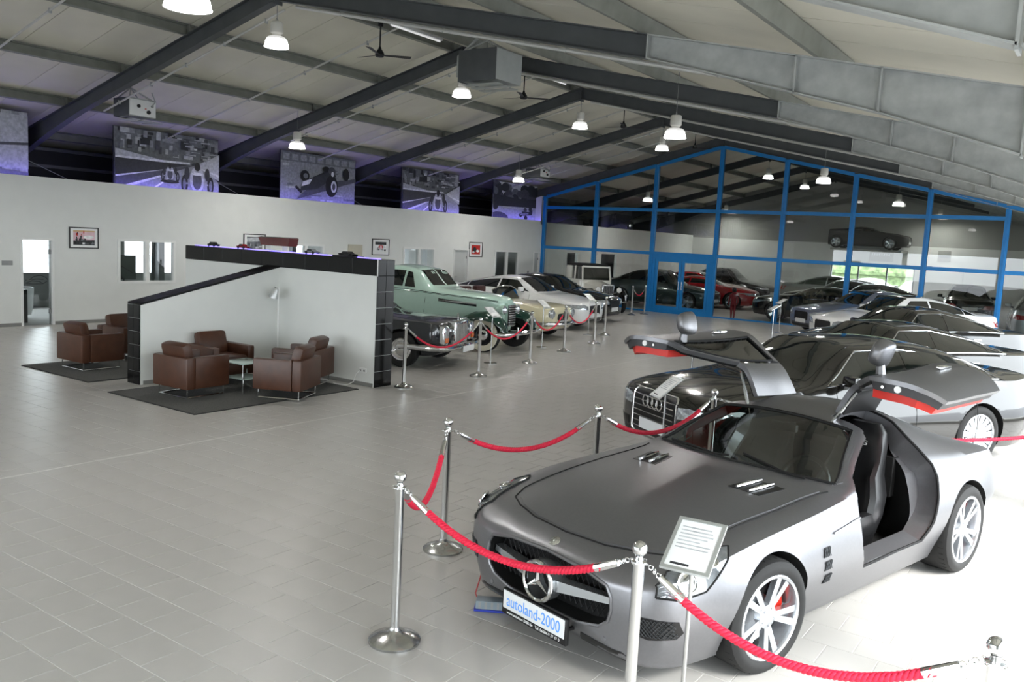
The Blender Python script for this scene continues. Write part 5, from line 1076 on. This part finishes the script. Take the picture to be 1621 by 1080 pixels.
        fr = [(2.58, 2.13), (2.31, 2.22), (2.14, 2.32), (2.065, 2.93), (2.13, 2.93), (2.20, 2.42), (2.36, 2.30), (2.62, 2.22)]
        bk = [(3.14, 2.13), (3.125, 2.4), (3.14, 2.93), (3.06, 2.93), (3.05, 2.4), (3.06, 2.22)]; wf = [(2.62, 2.22), (2.58, 2.13), (3.045, 2.13), (2.97, 2.22)]
        d = MB()
        for p, th in ((lower, -.03), (upper, -.04), (fr, -.035), (bk, -.04)): q = solid(S, sg(p), .0, th, .08, .18); d.add(q.v, q.f)
        d.xf(R4); dr = d.build('door', PNT, t)
        k = 1 if s > 0 else 1
        def inset(P, dx, ds): cx = sum(a for a, _ in P)/len(P); cs = sum(b for _, b in P)/len(P); return [(cx+(a-cx)*dx, cs+(b-cs)*ds) for a, b in P]
        solid(S, sg(inset(lower, .975, .95)), -.03, -.085, .1, .25).xf(R4).build('door_edge', M('door_frame_grey', '3b3b3d', .5, .2, noise=.08), dr)
        solid(S, sg(inset(lower, .93, .86)), -.085, -.14, .1, .25).xf(R4).build('door_trim', REDL, dr)
        ub = [(2.64, 1.06), (2.62, 2.12), (3.13, 2.12), (3.17, 1.06)]; ln = solid(S, sg(ub), -.041, -.062, .1, .25)
        for q_ in (fr, bk): z_ = solid(S, sg(inset(q_, .98, .98)), -.036, -.055, .1, .25); ln.add(z_.v, z_.f)
        ln.xf(R4).build('roof_lining', BLACK, dr)
        solid(S, sg([(2.13, 2.93), (2.20, 2.42), (2.36, 2.30), (2.62, 2.22), (3.06, 2.22), (3.05, 2.4), (3.06, 2.93)]), -.012, -.017).xf(R4).build('door_window', WG, dr)
        loop2 = [(2.13, 2.93), (2.20, 2.42), (2.36, 2.30), (2.62, 2.22), (3.06, 2.22), (3.05, 2.4), (3.06, 2.93)]
        pts = [R4 @ (S.S(a, s*b)-S.N(a, s*b)*.004) for i in range(7) for a, b in [(loop2[i][0]+(loop2[(i+1) % 7][0]-loop2[i][0])*j/4, loop2[i][1]+(loop2[(i+1) % 7][1]-loop2[i][1])*j/4) for j in range(4)]]
        MB().tube(pts+pts[:1], .010, 6).build('window_seal', MATT, dr)
        c = S.S(2.24, s*2.98); cc = Vector((c.x, c.y+s*.125, c.z+.06)); m = MB(); n = 20; rows = [(.075, .82, .8), (.05, 1.0, 1.0), (0., 1.0, 1.0), (-.04, .88, .9), (-.07, .62, .66), (-.085, .25, .28)]; vs = []
        for dx, a, b in rows:
            for q in range(n): an = 2*PI*q/n; e_ = .55; vs.append((dx, .092*a*math.copysign(abs(math.cos(an))**e_, math.cos(an)), .06*b*math.copysign(abs(math.sin(an))**e_, math.sin(an))))
        m.add(vs, [(i*n+q, i*n+(q+1) % n, (i+1)*n+(q+1) % n, (i+1)*n+q) for i in range(5) for q in range(n)]+[tuple(range(n)), tuple(range(5*n, 6*n))]); m.xf(R4 @ Matrix.Translation(cc)); mo = m.build('mirror', PNT, dr, 50)
        m = MB(); m.add([(.077, y_*.92, z_*.92) for _, y_, z_ in vs[:n]]+[(.074, y_*.92, z_*.92) for _, y_, z_ in vs[:n]], [tuple(range(n)), tuple(range(n, 2*n))]+[(q, (q+1) % n, n+(q+1) % n, n+q) for q in range(n)]); m.xf(R4 @ Matrix.Translation(cc)); m.build('mirror_glass', CHROME, dr)
        MB().tube([R4 @ (c+Vector((0, -s*.01, 0))), R4 @ (c+Vector((0, s*.07, .035)))], [.034, .026], 8).build('mirror_arm', PNT, dr)
        p = S.S(2.9, s*3.35); m = MB().bbox(p.x-.09, p.x+.09, p.y-.012, p.y+.012, p.z-.018, p.z+.018, .008); m.xf(Matrix.Translation((0, s*.012, 0))); m.xf(R4); m.build('door_handle', CHROME, dr)
        for (a, b, r, mm) in ((2.035, 3.55, .022, WHITEP), (2.03, 3.3, .010, CHROME)):
            p = S.S(a+.03, s*b)-S.N(a, s*b)*.055; m = MB().cyl((p.x-.036, p.y, p.z), r, .02, 14, 'x'); m.xf(R4); m.build('lock_pin', mm, dr)
        a = Vector((2.55, hy+s*.06, hz-.06)); b = R4 @ (S.S(2.6, s*2.0)-S.N(2.6, s*2.)*.06); MB().tube([a, (a+b)/2], .014, 8).tube([(a+b)/2, b], .009, 8).build('gas_strut', CHROME, dr)
        # sill plate and tail lamp
        MB().box(2.2, 2.9, min(s*.78, s*.88), max(s*.78, s*.86), .36, .372).build('sill_plate', M('sill_grey', '77797c', .35, .5, noise=.05), t, None)
        tl = [(s*.40, .66), (s*.68, .66), (s*.66, .76), (s*.42, .77)]; decal(bv, tl if s > 0 else tl[::-1], 'r', .005, .02).build('tail_lamp', TAIL, t)
DOORDEG = (74, 71)
gullwing()
# battery charger on the floor by the front corner
t = thing('battery_charger', 'small grey battery charger with a blue base on the floor by the sports car', 'charger', (-3.08, 4.36, 0), .55)
MB().bbox(-.11, .11, -.045, .045, .014, .07, .008).build('case', M('charger_grey', '7c8890', .5, noise=.08), t); MB().bbox(-.12, .12, -.05, .05, 0, .014, .004).build('base', M('charger_blue', '24369a', .5), t)
for k in range(5): MB().box(-.09+.04*k, -.075+.04*k, -.0465, -.045, .02, .065).build('rib', GREY, t, None)
tag(MB().tube([(-3.18, 4.33, .05), (-3.21, 4.34, .08), (-3.2, 4.38, .2), (-3.17, 4.42, .33), (-3.12, 4.46, .41), (-3.05, 4.47, .43)], .005, 6).build('charger_cable', M('cable_red', '8e1d1d', .5)), 'thin red charger cable hanging from the sports car front corner', 'cable')
# ================================================================ ROPE BARRIERS AND SIGN STANDS
ROPE = M('red_rope', 'cf1a3c', .6, noise=.15, scale=60); 
def post_meshes():
    b = MB().lathe([(.0001, 0), (.155, 0), (.156, .014), (.15, .02), (.09, .045), (.045, .06), (.034, .075), (.028, .09)], 36).mesh('base', CHROME_B, 40)
    p = MB().lathe([(.0275, .07), (.0275, .93), (.03, .935)], 24).mesh('pole', CHROME, 40)
    c = MB().lathe([(.028, .93), (.036, .934), (.036, .944), (.022, .95), (.017, .965), (.022, .972)], 24).mesh('collar', CHROME, 40)
    k = MB().sphere((0, 0, 1.004), .037, 24).mesh('ball', CHROME, 60)
    r = MB()
    for i in range(4): a = PI/2*i+PI/4; r.torus((.042*math.cos(a), .042*math.sin(a), .94), .009, .0025, 'z', 12, 5)
    return b, p, c, k, r.mesh('eyelets', CHROME, 40)
PM = post_meshes()
def stanchion(x, y, label, group):
    t = thing('stanchion', label, 'stanchion', (x, y, 0), random.uniform(0, 1), group)
    for n, me in zip(('base', 'pole', 'collar', 'ball', 'eyelet_ring'), PM): link(n, me, t)
    return Vector((x, y, .94))
def rope(a, b, label, sag=.3, fine=True, r=.019, m=None):
    d = (b-a); d.z = 0; d.normalize(); L = (b-a).length; a2, b2 = a+d*.045, b-d*.045
    def cv(t): p = a2.lerp(b2, t); p.z -= sag*4*t*(1-t); return p
    t = thing('barrier_rope', label, 'rope', (0, 0, 0))
    h = .16/L; pts = [cv(h+(1-2*h)*k/60) for k in range(61)]
    if fine:
        mb = MB(); n = 150; base = [cv(h+(1-2*h)*k/n) for k in range(n+1)]
        for s in range(3):
            tr = []
            for k in range(n+1):
                tg = (base[min(k+1, n)]-base[max(k-1, 0)]).normalized(); u = tg.cross(Vector((0, 0, 1))).normalized(); v = u.cross(tg); ang = 2*PI*s/3+k*L/n*2*PI/.085
                tr.append(base[k]+(u*math.cos(ang)+v*math.sin(ang))*r*.55)
            mb.tube(tr, r*.62, 6)
        mb.build('cord', ROPE, t, 60)
    else: MB().tube(pts, r, 8).build('cord', ROPE, t)
    for e, sg in ((0, 1), (1, -1)):
        p0, p1 = cv(e+sg*h*1.25), cv(e+sg*h*.45); MB().tube([p0, p1], [r*1.15, r*.9], 10).build('end_cap', CHROME, t)
        p2 = cv(e+sg*h*.05)
        for k in range(3): q = p1.lerp(p2, (k+.5)/3); m_ = MB().torus((0, 0, 0), .011, .003, 'x' if k % 2 else 'y', 10, 5); m_.xf(Matrix.Translation(q)); m_.build('link', CHROME, t)
GN = 'chrome stanchions around the silver sports car'; GL = 'chrome stanchions along the classic cars'
A = stanchion(-3.26, 3.62, 'chrome stanchion nearest the camera, left of the sports car nose', GN); B = stanchion(-4.01, 4.97, 'chrome stanchion standing free at the far left of the sports car enclosure', GN)
Cc = stanchion(-1.67, 3.53, 'chrome stanchion in front of the sports car headlamp beside the price sign', GN); D = stanchion(-3.5, 6.38, 'chrome stanchion behind the bonnet of the sports car', GN)
F = stanchion(-3.12, 8.05, 'chrome stanchion in front of the large dark saloon', GN); E_ = stanchion(-.205, 3.53, 'chrome stanchion cut off in the bottom right corner', GN); G = stanchion(.3, 10.4, 'chrome stanchion by the right-hand windows', GN)
rope(A, B, 'short red rope between the two left stanchions', .32); rope(A, Cc, 'red rope across the grille of the sports car', .22); rope(B, D, 'red rope on the far left side of the sports car', .22); rope(D, F, 'red rope before the large dark saloon', .24)
rope(Cc, E_, 'red rope across the front wheel of the sports car', .26); rope(F, G, 'red rope in front of the dark saloon rear wheel', .30)
lp = [stanchion(x, y, l, GL) for x, y, l in ((-9.0, 9.99, 'chrome stanchion beside the tiled partition end'), (-8.93, 11.84, 'chrome stanchion before the whitewall tyre of the mint coupe'), (-9.29, 13.99, 'chrome stanchion before the mint coupe grille'), (-9.82, 16.13, 'chrome stanchion before the cream roadster'), (-10.21, 18.16, 'chrome stanchion before the white coupe nose'), (-11.0, 20.1, 'chrome stanchion close behind the one before the white coupe'), (-13.75, 27.0, 'left of two chrome stanchions beside the white 1930s car'), (-13.7, 27.9, 'right of two chrome stanchions beside the white 1930s car'))]
for i, l in enumerate(('red rope before the dark 1960s saloon', 'red rope before the mint coupe', 'red rope before the cream roadster', 'red rope before the white coupe')): rope(lp[i], lp[i+1], l, .36, False, .016)
rope(lp[6], lp[7], 'short red rope beside the white 1930s car', .25, False, .016)
def sign(x, y, rz, label, h=1.0, w=.235, l=.315, tilt=.75, group='price sign stands'):
    """panel faces local -y, leaning back"""
    t = thing('sign_stand', label, 'sign stand', (x, y, 0), rz, group)
    MB().lathe([(.0001, 0), (.13, 0), (.13, .012), (.02, .022), (.0001, .024)], 24).build('base', CHROME_B, t); MB().tube([(0, 0, .02), (0, .0, h-.01)], .011, 10).build('pole', CHROME_B, t)
    mt = Matrix.Translation((0, 0, h)) @ Matrix.Rotation(-(PI/2-tilt), 4, 'X')      # local z up the panel
    fr = MB().box(-w/2, -w/2+.018, -.008, .008, -l/2, l/2).box(w/2-.018, w/2, -.008, .008, -l/2, l/2).box(-w/2+.018, w/2-.018, -.008, .008, -l/2, -l/2+.018).box(-w/2+.018, w/2-.018, -.008, .008, l/2-.018, l/2); fr.xf(mt); f = fr.build('frame', M('silver_frame', 'c6cac9', .3, .7, noise=.03), t, None)
    m = MB().box(-w/2+.018, w/2-.018, -.004, .004, -l/2+.018, l/2-.018); m.xf(mt); pp = m.build('sheet', WHITEP, f, None)
    R2 = random.Random(int(x*100)); m = MB()
    for k in range(7): m.box(-w*.36, -w*.36+w*R2.uniform(.4, .7), -.0048, -.004, l*.34-.022*k-.008, l*.34-.022*k)
    m.xf(mt); m.build('text_lines', GR[5], pp, None)
    m = MB().box(-w*.33, w*.05, -.0048, -.004, -l*.40, -l*.36); m.xf(mt); m.build('price_line', GR[1], pp, None)
sign(-1.515, 3.80, .11, 'silver price sign on a stand before the sports car headlamp', .98, .24, .33, .541)
sign(-3.62, 8.0, -.718, 'price sign on a stand before the dark saloon grille', .99, .23, .32, .69)
sign(-9.75, 13.3, 1.4, 'price sign on a stand between the dark 1960s saloon and the mint coupe', 1.0, tilt=.6)
sign(-10.55, 16.35, 1.4, 'price sign on a stand beside the cream roadster', 1.0, tilt=.6); sign(-11.3, 19.75, 1.4, 'price sign on a stand before the white coupe', 1.0, tilt=.6)
sign(-8.2, 26.0, -.7, 'price sign on a stand before the grey-blue saloon', .98, .22, .3, .5); sign(-5.0, 11.9, -.7, 'price sign on a stand before the bronze-grey saloon grille', .98, .22, .3, .6)
sign(-7.3, 22.6, -.7, 'price sign on a stand before the white fastback saloon', .98, .22, .3, .5)
sign(-9.85, GY+1.0, -.4, 'price sign on a stand just behind the glass wall', .98, .22, .3, .6)
t = thing('figurine', 'small dark red mannequin in a racing suit behind the glass', 'mannequin', (-11.15, GY+.45, 0))
mq = M('red_suit', '7d1620', .5, noise=.3, scale=9)
MB().lathe([(.0001, 0), (.09, 0), (.09, .02), (.0001, .02)], 16).build('base', BLACK, t)
MB().tube([(-.05, 0, .02), (-.06, 0, .3), (-.05, 0, .55)], [.03, .045, .06], 8).tube([(.05, 0, .02), (.06, 0, .3), (.05, 0, .55)], [.03, .045, .06], 8).tube([(0, 0, .5), (0, 0, .7), (0, 0, .88), (0, 0, .95)], [.10, .095, .12, .05], 12).tube([(-.11, 0, .87), (-.17, 0, .65), (-.14, -.08, .5)], [.035, .03, .025], 8).tube([(.11, 0, .87), (.17, 0, .65), (.14, -.08, .5)], [.035, .03, .025], 8).build('suit', mq, t)
MB().sphere((0, 0, 1.04), .085, 16, 1.15).build('helmet', BLACK, t); MB().box(-.05, .05, -.088, -.075, 1.02, 1.06).build('visor', CHROME, t, None)
# ================================================================ CEILING FIXTURES
CORE = M('lamp_glow', 'ffffff', .5, emit=150, ecol=(1.0, .97, .93)); SHADE = M('prismatic_shade', 'b9bcbc', .25, noise=.15, scale=60, emit=.35, ecol=(1, .98, .95)); SHADE_L = M('prismatic_shade_lit', 'f2f2f0', .25, noise=.08, scale=80, emit=3.2, ecol=(1, .98, .95)); HOUS = M('lamp_housing', 'd3d1c9', .45, noise=.05)
def lamp_meshes():
    h = MB().lathe([(.0001, .40), (.085, .40), (.10, .38), (.105, .24), (.10, .22), (.07, .2), (.07, .17), (.10, .165)], 20).mesh('housing', HOUS, 40)
    s = MB().lathe([(.07, .172), (.12, .165), (.15, .15), (.17, .115)], 24).mesh('shade_neck', SHADE, 60)
    l = MB().lathe([(.17, .115), (.185, .07), (.20, 0), (.205, -.004), (.194, -.002), (.178, .07), (.162, .11)], 24).mesh('shade', SHADE_L, 60)
    c = MB().lathe([(.0001, .10), (.13, .098), (.15, .03), (.0001, .025)], 20).mesh('lamp', CORE, 40)
    return h, s, l, c
LM = lamp_meshes()
def bay_lamp(x, y, z, label):
    t = thing('bay_lamp', label, 'ceiling lamp', (x, y, z), 0, 'industrial bay lamps')
    for n, me in zip(('housing', 'shade_neck', 'shade', 'lamp'), LM): link(n, me, t)
    top = zroof(x)-z+(.0 if abs(x-AX) < .1 else .2)-(.3 if abs(x-AX) < .1 else 0)
    MB().tube([(0, 0, .40), (0, 0, top)], .006, 6).torus((0, 0, .43), .025, .004, 'x', 12, 5).build('hanger', GREY, t)
names = ['first', 'second', 'third', 'fourth', 'fifth', 'sixth', 'seventh']
for k in range(1, 8):
    y = FY[k]
    if k == 5: continue
    if y < BACK-.2: bay_lamp(AX, y-.02, 5.39, 'bay lamp under the ridge, %s from the camera' % names[k-1 if k < 5 else k-2])
for j, (x, nm) in enumerate(((-17.0, 'left'), (-6.8, 'right'))):
    for k, y in enumerate((4.6, 14.6, 24.3, 34.2, 43.4)):
        bay_lamp(x, y, 4.40 if k or j == 0 else 4.25, 'bay lamp over the %s aisle, %s from the camera' % (nm, names[k]))
def fan(y, label):
    t = thing('ceiling_fan', label, 'ceiling fan', (AX, y, 5.76), 0, 'black ceiling fans')
    fb = M('fan_black', '131416', .45, noise=.1)
    MB().tube([(0, 0, .05), (0, 0, .60)], .014, 8).lathe([(.05, .52), (.05, .6), (.03, .66), (.0001, .66)], 14).build('rod', fb, t)
    MB().lathe([(.0001, -.06), (.07, -.05), (.09, -.01), (.08, .03), (.03, .10), (.02, .14)], 20).build('motor', fb, t)
    for k in range(3):
        a = 2*PI*k/3+.95; m = MB().add([(.07, -.03, -.01), (.60, -.06, .01), (.60, .06, -.012), (.07, .03, -.022), (.07, -.03, -.004), (.60, -.06, .016), (.60, .06, -.006), (.07, .03, -.016)], [(0, 1, 2, 3), (7, 6, 5, 4), (0, 4, 5, 1), (1, 5, 6, 2), (2, 6, 7, 3), (3, 7, 4, 0)])
        m.xf(Matrix.Rotation(a, 4, 'Z')); m.build('blade', fb, t, None)
for y, l in ((12.08, 'black ceiling fan nearest the camera'), (16.9, 'black ceiling fan beside the large hanging heater'), (21.9, 'third black ceiling fan along the ridge'), (26.93, 'farthest black ceiling fan, before the glass wall')): fan(y, l)
def heater(x0, x1, y0, y1, z0, z1, label, big=False):
    t = thing('unit_heater', label, 'heater', ((x0+x1)/2, (y0+y1)/2, z0)); a, b, h = (x1-x0)/2, (y1-y0)/2, z1-z0
    g = M('heater_grey', 'a9adab', .5, .2, noise=.06); dk = M('heater_dark', '55585a', .55, .2, noise=.08)
    MB().box(-a+.02, a-.01, -b+.02, b, .02, h).build('case', g, t, None); fp = MB().bbox(-a, a, -b-.0, -b+.02, 0, h, .006).build('front_panel', dk, t)
    MB().bbox(-a, -a+.02, -b+.02, b, 0, h, .006).build('side_panel', dk, t)
    for k in range(3): MB().box(-a+.05, a-.02, -b+.1+.25*k, -b+.28+.25*k, -.05-.01*k, -.035-.01*k).build('outlet_louvre', g, t, None)
    zt = zroof((x0+x1)/2)+.0-z0
    for s in (-1, 1):
        MB().tube([(s*a*.8, -b*.8, h), (0, -b*.3, h+.22), (s*a*.8, b*.8, h)], .018, 6).build('hanger', STEEL_G, t); 
    MB().tube([(0, -b*.3, h+.2), (0, -b*.3, zt)], .01, 6).build('hanger_rod', STEEL_G, t)
    if not big:
        wp = MB().bbox(a, a+.02, -b+.02, b-.02, .03, h-.03, .006).build('burner_plate', WHITEP, t)
        for yy, zz, r, m in ((-.1, .22, .035, BLACK), (.12, .12, .04, BLACK), (.2, .25, .025, GREY), (.05, .18, .012, CAL_R)): MB().cyl((a+.02, yy, zz), r, .03, 14, 'x').build('burner_fitting', m, wp)
        MB().tube([(a+.03, .2, .25), (a+.08, .24, .35), (a+.02, .2, h+.15)], .014, 6).build('gas_hose', STEEL_G, t)
    else:
        MB().tube([(-a-.04, -b+.05, .1), (-a-.04, -b+.05, h-.1), (-a*.5, -b*.4, h+.24), (-a*.6, -b*.2, h+.3)], .03, 8).build('flue_hose', STEEL_G, t)
heater(-10.63, -9.74, 13.0, 13.85, 5.34, 5.92, 'large grey unit heater hanging from the ridge', True)
heater(-17.3, -16.75, 9.98, 10.6, 4.52, 4.90, 'small heater with white burner plate above the left posters'); heater(-17.2, -16.6, 25.0, 25.6, 4.62, 4.93, 'small heater above the farthest poster')
for k, y0 in enumerate((12.2, 17.05, 22.05)):
    t = thing('tube_light', '%s fluorescent batten along the ridge' % ('nearest', 'middle', 'farthest')[k], 'tube light', (AX+.12, y0, AZ-.03), 0, 'fluorescent battens')
    MB().box(-.05, .05, 0, 1.5, -.05, .0).build('batten', WHITEP, t, None); MB().tube([(0, .03, -.07), (0, 1.47, -.07)], .016, 8).build('tube', M('tube_glow', 'ffffff', .4, emit=.25), t)
    MB().box(-.02, .02, .3, .32, 0, .2).box(-.02, .02, 1.2, 1.22, 0, .2).build('bracket', STEEL_G, t, None)
CON = M('conduit_grey', 'c4c4bf', .4, .3, noise=.05)
def conduit(k, y, off, label, x0=-21.0, x1=AX, r=.02):
    t = MB().tube([(x0, 0, zroof(x0)+off), (x1-(.1 if x1 == AX else 0), 0, zroof(x1)+off)], r, 8).build('conduit', CON, roof); t.location.y = y
    for i in range(5): x = x0+(x1-x0)*(i+.5)/5; MB().box(x-.01, x+.01, -.025, .025, zroof(x)+off-.03, zroof(x)+off+.05).build('clip', STEEL_G, t, None)
nm = ['nearest', 'second', 'third', 'fourth', 'fifth']
for k in range(5):
    conduit(k, FY[k]+3.0 if k else FY[0]+2.6, -.03, 'pale conduit up the left roof slope, %s bay' % nm[k])
    if k: conduit(k, FY[k]+.22, -.37, 'pale conduit hung below the %s left rafter' % nm[k], -17.5, AX)
    conduit(k, FY[k]+.3, -.30, 'pale conduit along the %s right rafter' % nm[k], AX+.1, -.9, .03)
# diagonal bracing rods above the offices
for k in range(1, 5):
    t = thing('bracing_rod', 'crossed bracing rods at the left eave, %s bay' % nm[k-1], 'bracing', (-20.9, FY[k], 0), 0, 'eave bracing rods')
    MB().tube([(0, .1, zroof(-20.9)-.4), (0, 1.5, 3.2)], .008, 6).build('rod', STEEL_G, t); MB().tube([(0, -.1, zroof(-20.9)-.4), (0, -1.5, 3.2)], .008, 6).build('rod', STEEL_G, t)
